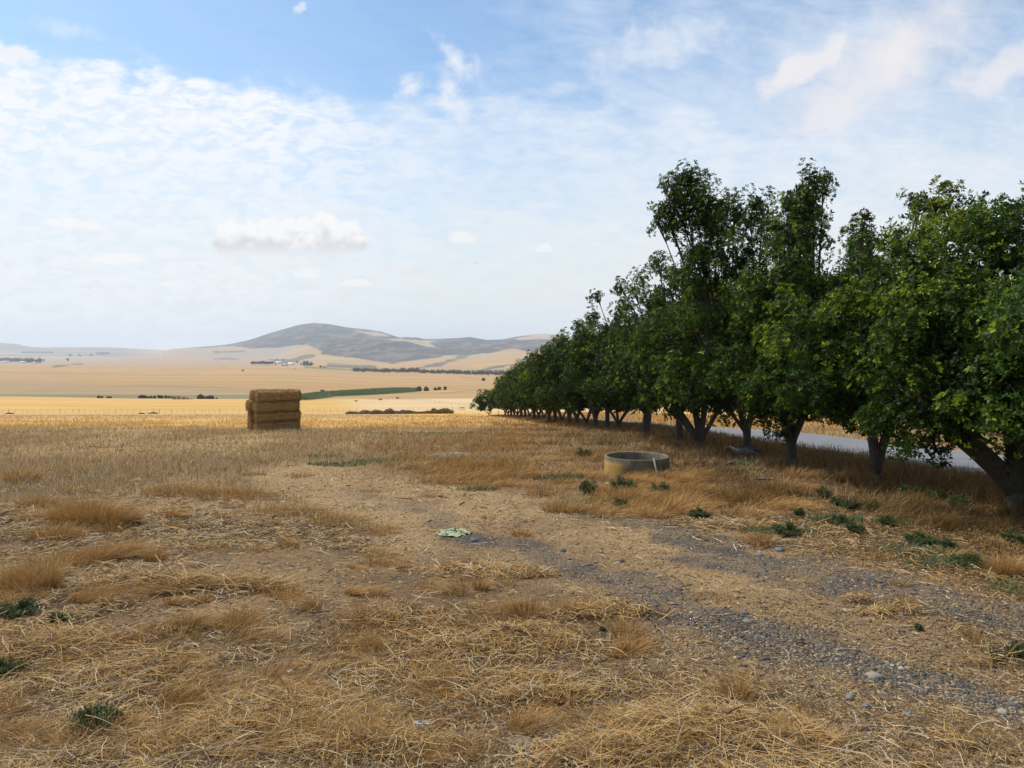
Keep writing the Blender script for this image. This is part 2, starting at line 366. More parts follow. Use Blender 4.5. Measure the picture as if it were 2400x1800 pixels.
def zones(px, py, x, y):
    wx = (fbm(x*.9, y*.9, 4, 5)-.5); wy = (fbm(x*.9+50, y*.9, 4, 6)-.5)
    k = np.clip((py-900)/500., 0, 1.6)
    qx = px+wx*90*k; qy = py+wy*50*k
    dirt = sum(inpoly(qx+a*k, qy+b*k, P_DIRT).astype(float) for a, b in ((0, 0), (60, 14), (-60, -14), (10, -26), (-20, 26)))/5
    def strip(l, w0):
        return 1-sstep(segdist(qx, qy*1.0, l), w0*.35, w0)
    qy = qy+(fbm(x/.7, y/.7, 3, 8)-.5)*95*k; wid = np.clip((py-1150)/700., .10, .62)
    ga = (1-sstep(segdist(qx, qy, G_A)/(18+85*wid), .35, 1)); gb = (1-sstep(segdist(qx, qy, G_B)/(22+105*wid), .35, 1))
    gc = (1-sstep(segdist(qx, qy, G_C)/22, .3, 1))*.45; gd = (1-sstep(segdist(qx, qy, G_D)/22, .3, 1))*.6
    gravel = np.maximum(np.maximum(ga, gb), np.maximum(gc, gd))
    ox = qx+(vnoise(x*7, y*7, 9)-.5)*50*k+(fbm(x/2.2, y/2.2, 3, 12)-.5)*260*k; oy = qy+(fbm(x/1.6, y/1.6, 3, 11)-.5)*60*k
    orange = sum(inpoly(ox+a, oy+b, P_ORANGE).astype(float) for a, b in ((0, 0), (70, 6), (-70, -6), (130, 3), (-130, 0), (0, 18*1.0), (0, -12)))/7
    return dirt, gravel, orange

def paint(x, y, z):
    px, py = scr(x, y, z)
    n1 = fbm(x/2.2, y/2.2, 4, 21); n2 = fbm(x/.5, y/.5, 3, 22); n3 = fbm(x/14., y/9., 4, 23)
    c = np.zeros((len(x), 3)); 
    def lerp(a, col, t): return a*(1-t[:, None])+np.array(col)*t[:, None]
    soil = lerp(np.tile([.165, .105, .054], (len(x), 1)), [.265, .172, .085], sstep(n1, .35, .65))
    soil = lerp(soil, [.115, .083, .055], sstep(n2, .58, .8)*.6)
    dirt, gravel, orange = zones(px, py, x, y)
    c = soil
    c = lerp(c, [.325, .215, .105], dirt*.8*(.6+.4*sstep(n1, .3, .6)))
    c = lerp(c, [.088, .080, .072], gravel*(.55+.40*sstep(fbm(x/.35, y/.35, 4, 71, .6), .40, .58)))
    c = lerp(c, [.20, .12, .055], orange*.8)
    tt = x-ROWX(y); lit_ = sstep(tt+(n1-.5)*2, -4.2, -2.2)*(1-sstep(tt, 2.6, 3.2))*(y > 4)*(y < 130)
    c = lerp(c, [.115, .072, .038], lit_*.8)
    # stubble from the brow onwards
    c = lerp(c, [.38, .26, .115], sstep(y, 14, 24)*(1-orange)*(1-dirt)*.7)
    c = lerp(c, [.54, .31, .08], sstep(y+(n3-.5)*16, 33, 46))
    c = lerp(c, [.66, .44, .17], sstep(y, 60, 75)*sstep(n3, .45, .6)*.6)
    # darker uncut strip by the fence
    st = sstep(py, 966, 968)*(1-sstep(py+(n3-.5)*6, 975, 983))*(px < 960)*(y > 60)
    c = lerp(c, [.40, .27, .13], st*.85)
    c = lerp(c, [.36, .22, .09], orange*sstep(y, 33, 46)*.5)
    # second field
    f2 = (y > 200).astype(float)
    c = lerp(c, [.53, .32, .10], f2*(px < 1010))
    c = lerp(c, [.55, .39, .20], sstep(px+(n3-.5)*120, 760, 900)*f2)
    c = lerp(c, [.55, .44, .30], (inpoly(px, py, [(960, 937), (1180, 955), (1400, 960), (1400, 925), (1050, 928)])*(y > 250))*.35)
    far = y > 405
    stripe = fbm(x/900., (y+.1*x)/26., 4, 31)
    tanc = lerp(np.tile([.37, .225, .095], (len(x), 1)), [.44, .28, .125], sstep(stripe, .4, .6))
    big = fbm(x/300., y/500., 5, 32, .6)
    tanc = lerp(tanc, [.33, .22, .12], sstep(big, .5, .75)*.5)
    c = np.where(far[:, None], tanc, c)
    wq = (fbm(x/120., y/120., 4, 33)-.5)*7; qy = py+wq*(y > 1200); qx = px+wq*3*(y > 1200)
    c = lerp(c, [.31, .215, .115], (far & (py > 897+px*.0225) & (px < 700) & (y < 800))*.8)
    crease = (np.abs(py-(896+px*.0235)) < 1.0) & (px < 700) & (y > 450) & (y < 1000)
    c = lerp(c, [.20, .15, .09], crease*sstep(fbm(x/40., y/40., 3, 34), .45, .6)*.8)
    for ln in ([(1020, 909), (1080, 920), (1100, 917), (1140, 911)][:0] or [(1030, 922), (1090, 917), (1145, 911)], [(1080, 884), (1130, 889)]):
        c = lerp(c, [.25, .17, .10], ((segdist(px, py, ln) < 1.1) & (y > 450) & (y < 1600))*.7)
    # pale plain behind the middle crest
    c = lerp(c, [.36, .25, .17], ((y > 1750) & (y < 5200))*.8*(1-sstep(px, 640, 760)))
    c = lerp(c, [.30, .25, .19], ((y > 1750) & (y < 7000))*sstep(fbm(x/700., y/260., 4, 35), .54, .62)*.8)
    c = lerp(c, [.12, .12, .09], ((y > 5500)*(1-sstep(px, 240, 430)))*sstep(fbm(x/900., y/300., 4, 36), .36, .5)*.9)
    # scrub on the hills
    scrub = [.052, .056, .056]
    SC = [(455, 815), (547, 812), (611, 817), (677, 812), (716, 806), (750, 822), (753, 830), (785, 835), (864, 844), (921, 853), (975, 845), (1032, 834), (1099, 832), (1158, 825), (1192, 820), (1215, 819), (1244, 825), (1276, 822), (1340, 818), (1400, 800), (2600, 800), (2600, 740), (560, 740), (400, 800)]
    hill = inpoly(qx, qy, SC) & (y > 2400)
    sc_n = fbm(x/70., y/110., 6, 37, .68)
    sc = lerp(np.tile(scrub, (len(x), 1)), [.20, .155, .11], sstep(sc_n, .46, .64)*.7)
    c = np.where(hill[:, None], sc, c)
    for poly in ([(943, 797), (1000, 798), (1032, 796), (1010, 806), (1030, 816), (1000, 812), (975, 806)], [(1190, 795), (1226, 789), (1280, 783), (1340, 787), (1340, 800), (1260, 793), (1215, 796)],
                 [(905, 795), (943, 793), (960, 800), (930, 800)], [(830, 775), (895, 780), (921, 789), (880, 788)]):
        c = lerp(c, [.46, .34, .22], (inpoly(qx, qy, poly) & (y > 3000))*.8)
    for ln, wd in (([(1099, 833), (1040, 852), (968, 867)], 3.5), ([(1197, 855), (1150, 862), (1129, 868)], 3.0), ([(1252, 828), (1228, 846), (1212, 845)], 5), ([(1180, 868), (1100, 868)], 1.5),
                   ([(734, 833), (705, 839), (680, 846), (640, 846)], 4.5), ([(500, 825), (575, 823)], 2.5), ([(120, 859), (190, 852)], 1.5), ([(500, 841), (560, 842)], 1.2), ([(770, 856), (880, 861), (830, 866)], 4.5)):
        c = lerp(c, [.115, .105, .075], ((segdist(qx, qy, ln) < wd) & (y > 1400))*.9)
    c = lerp(c, [.10, .17, .05], ((segdist(px, py, [(715, 861), (770, 864), (860, 869)]) < 2.0) & (y > 1000))*.8)
    GR = [(700, 941), (700, 930), (740, 924), (816, 919), (911, 913), (975, 913), (975, 919), (880, 926), (785, 930), (740, 937)]
    c = lerp(c, [.13, .17, .07], (inpoly(px, py, GR) & (y > 405))*.9)
    c = lerp(c, [.13, .15, .07], ((y > 408) & (y < 560) & (px < 700) & (py > 921))*.7)
    # beyond the road on the right
    return c

# ------------------------------------------------------------------ terrain mesh
def rows():
    ys = list(np.arange(-14, 1.6, .25)); y = 1.6; 
    while y < 14000:
        ys.append(y); y += max(.035, .0105*y) if y < 5 else (.0105*y if y < 400 else .0085*y)
    return np.array(ys)
ys = rows(); NS = 1300
ss = np.linspace(-1.25, 1.25, NS); ss = np.sign(ss)*(np.abs(ss)*.55+np.abs(ss)**2.2*.45/1.25**1.2*1.0)
YY, SS = np.meshgrid(ys, ss, indexing='ij'); XX = SS*(YY+17)
x = XX.ravel(); y = YY.ravel(); z = H(x, y)
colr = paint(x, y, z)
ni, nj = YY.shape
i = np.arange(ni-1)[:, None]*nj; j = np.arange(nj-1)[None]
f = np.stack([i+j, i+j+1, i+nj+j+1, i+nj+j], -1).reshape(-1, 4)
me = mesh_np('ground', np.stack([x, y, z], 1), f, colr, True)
m, t, o = mat_new('ground_soil')
a = t.new('ShaderNodeAttribute'); a.attribute_name = 'col'
g = t.new('ShaderNodeNewGeometry'); pos = g.outputs['Position']
sx = t.new('ShaderNodeSeparateXYZ'); t.l.new(pos, sx.inputs[0])
yy = sx.outputs[1]
nearf = t.m('SUBTRACT', 1.0, t.smooth(yy, 10, 45)); farf = t.smooth(yy, 30, 60)
fine = t.noise(pos, 28, 7, .7); med = t.noise(pos, 4.2, 6, .65); spk = t.noise(pos, 75, 4, .7)
stretch = t.comb(t.m('MULTIPLY', sx.outputs[0], .05), t.m('ADD', t.m('MULTIPLY', yy, .9), t.m('MULTIPLY', sx.outputs[0], .12)), 0.0)
strn = t.noise(stretch, .55, 6, .7); swath = t.noise(t.comb(t.m('MULTIPLY', sx.outputs[0], .012), t.m('MULTIPLY', yy, .11), 0.0), 1.0, 5, .65, .6)
vn = t.m('ADD', t.m('MULTIPLY', t.m('SUBTRACT', fine, .5), .75), t.m('MULTIPLY', t.m('SUBTRACT', med, .5), .7))
vn = t.m('ADD', vn, t.m('MULTIPLY', t.m('SUBTRACT', spk, .5), .7))
vf = t.m('ADD', t.m('MULTIPLY', t.m('SUBTRACT', strn, .5), .45), t.m('MULTIPLY', t.m('SUBTRACT', swath, .5), .75))
vf = t.m('MULTIPLY', vf, t.m('SUBTRACT', 1.0, t.m('MULTIPLY', t.smooth(yy, 700, 2500), .6)))
val = t.m('ADD', 1.0, t.m('ADD', t.m('MULTIPLY', vn, nearf), t.m('MULTIPLY', vf, farf)))
hs = t.new('ShaderNodeHueSaturation'); t.put(hs.inputs['Color'], a.outputs['Color']); t.put(hs.inputs['Value'], val)
p = t.new('ShaderNodeBsdfPrincipled'); t.put(p.inputs['Base Color'], hs.outputs[0]); p.inputs['Roughness'].default_value = .95; p.inputs['Specular IOR Level'].default_value = .1
b = t.new('ShaderNodeBump'); b.inputs['Strength'].default_value = .9; b.inputs['Distance'].default_value = .03
t.put(b.inputs['Height'], t.m('MULTIPLY', t.m('ADD', t.m('ADD', t.m('MULTIPLY', fine, .6), med), t.m('MULTIPLY', spk, .3)), nearf)); t.l.new(b.outputs[0], p.inputs['Normal'])
t.l.new(p.outputs[0], o.inputs['Surface']); M_GROUND = m
go = link('ground', me, M_GROUND); go['kind'] = 'structure'

# ------------------------------------------------------------------ air
bm_v = [(-14500, -40, -60), (14500, -40, -60), (14500, 14400, -60), (-14500, 14400, -60)]
hz = bpy.data.meshes.new('haze'); 
HZ0, HZ1 = -60.0, 330.0
vv = [(a, b_, c_) for c_ in (HZ0, HZ1) for b_ in (-60, 14600) for a in (-23000, 23000)]
hz.from_pydata(vv, [], [(0, 2, 3, 1), (4, 5, 7, 6), (0, 1, 5, 4), (2, 6, 7, 3), (0, 4, 6, 2), (1, 3, 7, 5)])
m, t, o = mat_new('haze_air'); pv = t.new('ShaderNodeVolumePrincipled')
pv.inputs['Color'].default_value = (.76, .87, 1.0, 1); pv.inputs['Density'].default_value = 1.0e-4; pv.inputs['Anisotropy'].default_value = .2
t.l.new(pv.outputs[0], o.inputs['Volume']); hz.materials.append(m)
hzo = bpy.data.objects.new('haze', hz); C.objects.link(hzo); hzo['kind'] = 'stuff'; hzo['label'] = 'pale blue haze over the far plain and hills'
hzo['category'] = 'haze'

# ------------------------------------------------------------------ road
def road():
    ysr = np.concatenate([np.arange(-14, 60, .6), np.arange(60, 100, 2.)]); ts = np.linspace(3.25, 8.15, 14)
    Y, T = np.meshgrid(ysr, ts, indexing='ij'); X = ROWX(Y)+T + (fbm(Y/3., T*0, 3, 88)-.5)*.25*((T < 3.3)*1.0-(T > 8.1)*1.0)
    crown = .06*(1-((T-5.7)/2.45)**2)
    Z = EYE-drop0(X, Y)-.10+.035+crown
    ni, nj = Y.shape; i = np.arange(ni-1)[:, None]*nj; j = np.arange(nj-1)[None]
    f = np.stack([i+j, i+j+1, i+nj+j+1, i+nj+j], -1).reshape(-1, 4)
    me = mesh_np('road', np.stack([X, Y, Z], -1).reshape(-1, 3), f, None, True)
    m, t, o = mat_new('asphalt'); g = t.new('ShaderNodeNewGeometry')
    n1 = t.noise(g.outputs['Position'], 1.2, 6, .65); n2 = t.noise(g.outputs['Position'], 60, 3, .6)
    cr = t.mix(t.smooth(n1, .3, .7), (.13, .132, .137, 1), (.20, .20, .202, 1)); cr = t.mix(t.m('MULTIPLY', n2, .5), cr, (.12, .12, .125, 1))
    p = t.new('ShaderNodeBsdfPrincipled'); t.put(p.inputs['Base Color'], cr); p.inputs['Roughness'].default_value = .75
    b = t.new('ShaderNodeBump'); b.inputs['Strength'].default_value = .4; b.inputs['Distance'].default_value = .01; t.put(b.inputs['Height'], n2); t.l.new(b.outputs[0], p.inputs['Normal'])
    t.l.new(p.outputs[0], o.inputs['Surface'])
    ob = link('road', me, m); ob['kind'] = 'structure'
road()

# ------------------------------------------------------------------ leaves and trees
def leaves(g, tips, axes, L=.085, W=.04, k=7, young=.06, base=(.045, .085, .018), young_c=(.20, .26, .03), rng=RNG, lit=(.075, .13, .02)):
    n = len(tips)
    axes = axes/(np.linalg.norm(axes, axis=1, keepdims=True)+1e-9)
    ref = rng.normal(size=(n, 3)); s1 = np.cross(axes, ref); s1 /= np.linalg.norm(s1, axis=1, keepdims=True)+1e-9; s2 = np.cross(axes, s1)
    mixr = rng.random(n)
    bc = np.array(base)[None]*(1-mixr[:, None])+np.array(lit)[None]*mixr[:, None]
    yo = rng.random(n) < young
    bc = np.where(yo[:, None], np.array(young_c)[None]*(.6+.6*rng.random((n, 1))), bc)
    for q in range(k):
        ph = q*2*np.pi/k+rng.random(n)*.9; el = .15+.9*rng.random(n)
        d = axes*np.sin(el)[:, None]+(s1*np.cos(ph)[:, None]+s2*np.sin(ph)[:, None])*np.cos(el)[:, None]
        d[:, 2] -= .12; d /= np.linalg.norm(d, axis=1, keepdims=True)
        sd_ = np.cross(d, axes)+rng.normal(size=(n, 3))*.25; sd_ /= np.linalg.norm(sd_, axis=1, keepdims=True)+1e-9
        up = np.cross(sd_, d)
        l = (L*(.65+.6*rng.random(n)))[:, None]; wdt = (W*(.7+.5*rng.random(n)))[:, None]
        b0 = tips+d*.01; md = b0+d*l*.5+up*l*.08
        v = np.stack([b0, md+sd_*wdt*.5, b0+d*l, md-sd_*wdt*.5], 1)
        f = np.arange(n*4).reshape(n, 4)
        cc = bc*(.8+.4*rng.random((n, 1))); g.add(v.reshape(-1, 3), f, np.repeat(cc, 4, 0))
def bez(p0, p1, p2, n=7):
    t = np.linspace(0, 1, n)[:, None]; return (1-t)**2*np.array(p0)+2*t*(1-t)*np.array(p1)+t*t*np.array(p2)
def crown_clumps(rng, cx, cy, z0, z1, rx, ry, n, rc=(.38, .7)):
    out = []
    zc = (z0+z1)/2; rz = (z1-z0)/2
    while len(out) < n:
        p = rng.normal(size=3); p /= np.linalg.norm(p); rad = rng.random()**.33*1.0
        p = np.sign(p)*np.abs(p)**.72*rad
        q = np.array([cx+p[0]*rx, cy+p[1]*ry, zc+p[2]*rz])
        if q[2] > z1-.1: continue
        out.append((q, rc[0]+(rc[1]-rc[0])*rng.random()))
    return out
def make_tree(name, label, group, loc, seed, z0=.9, z1=5.4, rx=2.4, ry=2.4, off=(0, 0), n=46, forks=None, tw=.17, extra=(), tips=85, leafL=.09, leafW=.045, k=7, fill=1.0, young=.09, tone=1.0):
    leafL *= .82; leafW *= .84; tips = int(tips*1.5); z0 += .24; tw *= .8
    rng = np.random.default_rng(seed)
    root = thing(name, label, 'tree', loc, 0, group)
    cl = crown_clumps(rng, off[0], off[1], z0+.05, z1-.3, rx-.3, ry-.3, int(n*1.5), (.42, .72))
    for q in range(5):
        a_ = rng.random()*6.28; rr_ = rng.random()*rx*.7; cl.append((np.array([off[0]+math.cos(a_)*rr_, off[1]+math.sin(a_)*rr_, z1+rng.uniform(-.25, .3)]), rng.uniform(.26, .42)))
    cl += [(np.array(e[:3], float), e[3]) for e in extra]
    tg_ = Geo(); cg = Geo()
    # trunk and forks
    if forks is None:
        nf = rng.integers(2, 5); h = rng.uniform(.35, .8); a0 = rng.random()*6.28
        forks = [(0, 0, h, tw*.95)]
        lim = [(math.cos(a0+q*6.28/nf)*rng.uniform(.4, .9), math.sin(a0+q*6.28/nf)*rng.uniform(.4, .9), h+rng.uniform(.7, 1.3), tw*rng.uniform(.45, .7)) for q in range(nf)]
        base = (rng.uniform(-.05, .05), rng.uniform(-.05, .05))
    else:
        lim = forks[1:]; forks = forks[:1]; base = (0, 0)
    fx, fy, fz, fr = forks[0]
    trunk_c = (.068, .058, .048)
    tg_.tube([(base[0]*0, 0, -.25), (0, 0, -.02), (fx*.12, fy*.12, fz*.12), (fx*.4, fy*.4, fz*.4), (fx*.75, fy*.75, fz*.75), (fx, fy, fz)], [tw*1.7, tw*1.35, tw*1.05, tw*.9, fr*.8, fr*.8], 12, trunk_c, .22)
    limbs = []
    for lx, ly, lz, lr in lim:
        p = bez((fx, fy, fz-.08), (fx*.6+lx*.4+rng.uniform(-.08, .08), fy*.6+ly*.4, fz*.5+lz*.5), (lx, ly, lz), 6)
        tg_.tube(p, np.linspace(max(fr*.55, lr), lr*.9, 6), 9, trunk_c, .12); limbs.append((np.array([lx, ly, lz]), lr))
    na_ = len(cl)-len(extra)
    for ci_, (c, r) in enumerate(cl):
        ds = [np.linalg.norm((c-l)[:2])+.4*abs(c[2]-l[2]) for l, _ in limbs]; li = int(np.argmin(ds)); l0, lr = limbs[li]
        mid = l0*.5+c*.5+np.array([0, 0, .1])+rng.normal(size=3)*.1
        L_ = np.linalg.norm(c-l0)
        if L_ > .4:
            r0 = min(lr*.62, .02+.018*L_)
            tg_.tube(bez(l0, mid, c, 7), np.linspace(r0, .012, 7), 5, trunk_c, .1)
        for q in range(4):
            e = c+np.clip(rng.normal(size=3), -1.2, 1.2)*r*.35; tg_.tube([c-(c-l0)*.1, (c+e)/2+rng.normal(size=3)*.05, e], [.014, .01, .005], 4, trunk_c)
        nt_ = int(tips*1.55*fill*(r/.5)**2)
        ns_ = 12
        sd0 = rng.normal(size=(ns_, 3)); sd0 /= np.linalg.norm(sd0, axis=1, keepdims=True)
        sub = c+sd0*r*np.array([1, 1, .85])*(.35+.65*rng.random((ns_, 1))); sr = r*rng.uniform(.26, .46, ns_); sy = rng.random(ns_)
        si = rng.integers(0, ns_, nt_)
        d = rng.normal(size=(nt_, 3)); d /= np.linalg.norm(d, axis=1, keepdims=True)
        tp = sub[si]+d*(sr[si]*(.55+.5*rng.random(nt_)))[:, None]
        tp = tp if ci_ >= na_ else tp[tp[:, 2] > z0*.85+.25*vnoise(tp[:, 0]*1.7+seed, tp[:, 1]*1.7, 3)]; tn = tone*rng.choice([.55, .8, 1.0, 1.3, 1.6])*rng.uniform(.85, 1.1)
        ax = (tp-c); ax[:, 2] += .35*r; young_lit = young*(2.2 if c[2] > z1*.6 else .8)*(3.0 if rng.random() < .22 else .6)  # more bright young leaves in high clumps, painting sunlit crown tops too
        leaves(cg, tp, ax+rng.normal(size=ax.shape)*.15*r, leafL, leafW, k, young_lit, rng=rng,
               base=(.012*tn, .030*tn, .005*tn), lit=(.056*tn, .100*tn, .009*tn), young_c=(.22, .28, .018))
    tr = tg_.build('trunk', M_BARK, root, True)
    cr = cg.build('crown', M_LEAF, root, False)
    return root
def ord_(n):
    w_ = ['first', 'second', 'third', 'fourth', 'fifth', 'sixth', 'seventh', 'eighth', 'ninth', 'tenth', 'eleventh', 'twelfth', 'thirteenth', 'fourteenth', 'fifteenth', 'sixteenth', 'seventeenth', 'eighteenth', 'nineteenth', 'twentieth',
          'twenty-first', 'twenty-second', 'twenty-third', 'twenty-fourth', 'twenty-fifth', 'twenty-sixth', 'twenty-seventh', 'twenty-eighth', 'twenty-ninth', 'thirtieth']
    return w_[n-1]
def rowpos(px, t=0.0):
    u = (px-1200)/F; d = (8.2+t)/(u+.10); x = u*d; return x, d, float(H(np.array([x]), np.array([d]))[0])
GT = 'fig trees in the row along the road'
def rel(px, py, d, base):   # a spot seen at (px, py) at distance d, relative to the tree base
    return ((px-1200)/F*d-base[0], d-base[1], EYE+(HOR-py)/F*d-base[2])
def near_tree(px, seed, label, extra_scr=(), t=0.0, **kw):
    b_ = rowpos(px, t); ex = []
    for (ex_px, ex_py, ex_d, r) in extra_scr:
        q = rel(ex_px, ex_py+6, ex_d, b_); ex.append((*q, r*1.18))
    kw['extra'] = list(kw.get('extra', ()))+ex
    return make_tree('fig_tree', label, GT, b_, seed, **kw)
# a tree at the very right edge and the one just outside the frame whose crown reaches in
near_tree(2395, 101, 'large fig tree at the right edge with a thick dark limb leaning left', 
    [(2385, 505, 10.6, .45), (2340, 520, 10.8, .42), (2300, 545, 11.2, .42), (2395, 560, 10, .6), (2330, 600, 10.5, .6), (2240, 640, 11, .6), (2200, 720, 10.4, .6), (2120, 800, 10.2, .55), (2110, 900, 10, .5), (2160, 960, 9.8, .5), (2090, 1000, 10.2, .42), (2220, 1000, 9.7, .34), (2290, 960, 9.5, .5), (2350, 900, 9.4, .55), (2395, 1000, 9.3, .4), (2200, 1060, 9.6, .15), (2390, 1075, 9.3, .2), (2180, 560, 11, .5), (2395, 760, 9.4, .6), (2280, 760, 9.8, .6)],
    z0=1.0, z1=3.5, rx=2.2, ry=2.0, off=(.2, .3), n=40, forks=[(0, 0, .3, .24), (-1.05, .1, 1.25, .15), (.25, .3, 1.7, .17), (-.15, .2, 1.5, .08)], tw=.24, tips=95, leafL=.075, leafW=.036, k=8)
near_tree(2760, 102, 'fig tree standing just outside the right edge of the view', (), z0=1.0, z1=3.3, rx=2.0, ry=2.0, n=36, tips=70, tw=.2)
near_tree(2052, 103, 'fig tree with a twisted double trunk, second from the right edge',
    [(2195, 460, 13.2, .36), (2155, 470, 13.4, .3), (2235, 480, 13.0, .34), (2180, 525, 13.1, .4), (2270, 520, 12.8, .36), (2120, 590, 13.6, .34), (2300, 510, 12.6, .36), (2060, 640, 13.2, .5), (1960, 950, 13.2, .33)],
    z0=.9, z1=4.3, rx=2.1, ry=2.0, off=(.1, .2), n=44, forks=[(.02, 0, .3, .12), (-.12, .05, 1.3, .10), (.28, .0, 1.1, .09), (.0, .3, 1.3, .06)], tw=.19, tips=85, leafL=.08, leafW=.038, k=8)
near_tree(1858, 104, 'tall fig tree with a pale forked trunk, third from the right edge',
    [(1895, 425, 17, .42), (1860, 450, 17, .38), (1930, 425, 17, .28), (1890, 490, 17, .48), (1875, 470, 16.7, .4), (1905, 455, 16.8, .36), (1850, 530, 16.6, .45), (1895, 545, 16.6, .42), (1860, 510, 17, .5), (1830, 560, 17, .5), (1890, 550, 17.2, .5), (1840, 640, 16.6, .6), (1930, 660, 16, .4),
     (2028, 515, 15.6, .30), (2005, 560, 15.6, .3), (2050, 570, 15.4, .26), (1985, 640, 15.6, .5), (2020, 640, 15.3, .5), (1790, 985, 16.2, .3), (1830, 960, 16, .4), (1828, 1018, 16.2, .17)],
    z0=.95, z1=4.75, rx=2.2, ry=2.1, off=(0, 0), n=58, forks=[(-.03, 0, .55, .13), (-.22, .05, 1.25, .10), (.42, .0, 1.45, .09), (.1, .35, 1.5, .07)], tw=.15, tips=75, leafL=.085, leafW=.04, k=8)
near_tree(1752, 105, 'tall fig tree with crown arching left beside the two ibises',
    [(1592, 425, 19, .4), (1630, 465, 18.8, .45), (1565, 505, 19, .36), (1655, 475, 18.8, .42), (1612, 530, 18.8, .4), (1690, 505, 18.6, .42), (1690, 580, 18.2, .5), (1615, 410, 19, .46), (1585, 440, 19, .42), (1640, 445, 19, .5), (1560, 480, 19, .38), (1600, 500, 19, .55), (1545, 520, 19, .30), (1575, 530, 19, .3), (1660, 500, 19.2, .55), (1680, 540, 19.4, .5), (1720, 480, 19, .52), (1760, 500, 19.2, .52),
     (1730, 550, 19.2, .6), (1800, 540, 18.6, .55), (1640, 580, 18.6, .5), (1700, 620, 18.6, .6), (1760, 620, 18.6, .6), (1620, 650, 18.8, .55), (1790, 470, 18.8, .4), (1640, 945, 19, .36), (1690, 970, 19, .3)],
    z0=.95, z1=5.05, rx=2.4, ry=2.3, n=52, forks=[(-.02, 0, .75, .13), (-.18, .1, 1.5, .10), (.22, .0, 1.5, .09), (-.5, -.1, 1.25, .035)], tw=.155, tips=70, leafL=.09, leafW=.042, k=7)
near_tree(1640, 106, 'fig tree with four splayed limbs left of the ibises',
    [(1545, 610, 22.5, .42), (1580, 640, 22, .5), (1620, 600, 22, .45), (1540, 690, 22, .5), (1490, 680, 22.5, .42), (1530, 940, 22.5, .36), (1580, 960, 22.5, .3)],
    z0=.85, z1=5.0, rx=2.4, ry=2.3, n=50, forks=[(0, 0, .22, .15), (-.75, .1, 1.35, .09), (-.2, .2, 1.5, .11), (.2, .0, 1.6, .1), (.75, -.1, 1.5, .07), (-1.0, .3, 1.2, .05)], tw=.17, tips=62, leafL=.095, leafW=.045, k=7)
near_tree(1592, 107, 'fig tree with one straight thick trunk behind the concrete ring', [(1455, 665, 26, .34), (1470, 700, 26, .42), (1440, 740, 26, .36), (1500, 640, 26.5, .34)],
    z0=.9, z1=4.9, rx=2.4, ry=2.3, n=46, forks=[(.0, 0, 1.0, .15), (-.3, .1, 1.7, .1), (.3, .0, 1.7, .1)], tw=.16, tips=58, leafL=.1, leafW=.048, k=7)
near_tree(1512, 108, 'fig tree with broad gnarled trunk and thin slanting stem', [(1400, 690, 29.5, .35), (1385, 730, 30, .4), (1350, 760, 31, .32), (1400, 770, 30, .5)],
    z0=.85, z1=4.8, rx=2.4, ry=2.3, n=44, forks=[(.1, 0, .9, .2), (-.5, .1, 1.5, .07), (.35, .0, 1.6, .13)], tw=.22, tips=55, leafL=.105, leafW=.05, k=7)
# the rest of the row: three trees built once and copied with a turn
protos = []
b3 = [make_tree('fig_tree', 'x', GT, (0, 0, 0), 300+q, z0=.8, z1=4.5+.25*q, rx=2.4, ry=2.3, n=38, tw=.17+.02*q, tips=52, leafL=.13, leafW=.062, k=6, young=.09) for q in range(3)]
d_list = [33.4, 35.6, 38.3, 40.6, 43.4, 46, 48.8, 51.5, 54.4, 57.2, 60.2, 63, 66.3, 69.4, 72.8, 76.2, 79.6, 83.0, 86.6, 90.4]
px_list = [1200+F*ROWX(d_)/d_ for d_ in d_list]
descr = ['with three crooked stems', 'with a short forked trunk', 'with many thin spreading stems', 'with slanting twin trunks', 'with low brushy limbs', 'with a leaning trunk']
used = [False]*3
for q, px in enumerate(px_list):
    b_ = rowpos(px, random.uniform(-.12, .12) if px < 1230 else random.uniform(-.25, .25)); k_ = q % 3
    d_ = b_[1]; sc = random.uniform(.92, 1.08)*(1.0 if d_ < 80 else .95)
    lab = 'fig tree %s, %s from the right in the row' % (descr[q % 6], ord_(q+9)) if q < 19 else 'last dense fig tree at the far left end of the row'
    rz = random.uniform(0, 6.28)
    if not used[k_]:
        r_ = b3[k_]; r_.location = b_; r_.rotation_euler = (0, 0, rz); r_.scale = (sc,)*3; r_['label'] = lab; used[k_] = True
    else: dup(b3[k_], b_, rz, lab, GT, sc)
# small open tree beyond the row
bx, by, bz = (1146-1200)/F*112, 112., 0; bz = float(H(np.array([bx]), np.array([by]))[0])
make_tree('small_tree', 'small open tree standing alone beyond the left end of the row', None, (bx, by, bz), 55, z0=.6, z1=3.8, rx=2.0, ry=1.8, n=20, tw=.13, tips=26, leafL=.18, leafW=.09, k=6, off=(-.6, 0),
          forks=[(0, 0, .35, .1), (-1.0, 0, 1.1, .06), (.2, 0, 1.3, .07), (.6, .2, 1.2, .05)], extra=[(-2.6, 0, 1.6, .5), (-1.9, 0, 2.2, .5), (.1, 0, 3.3, .5)])

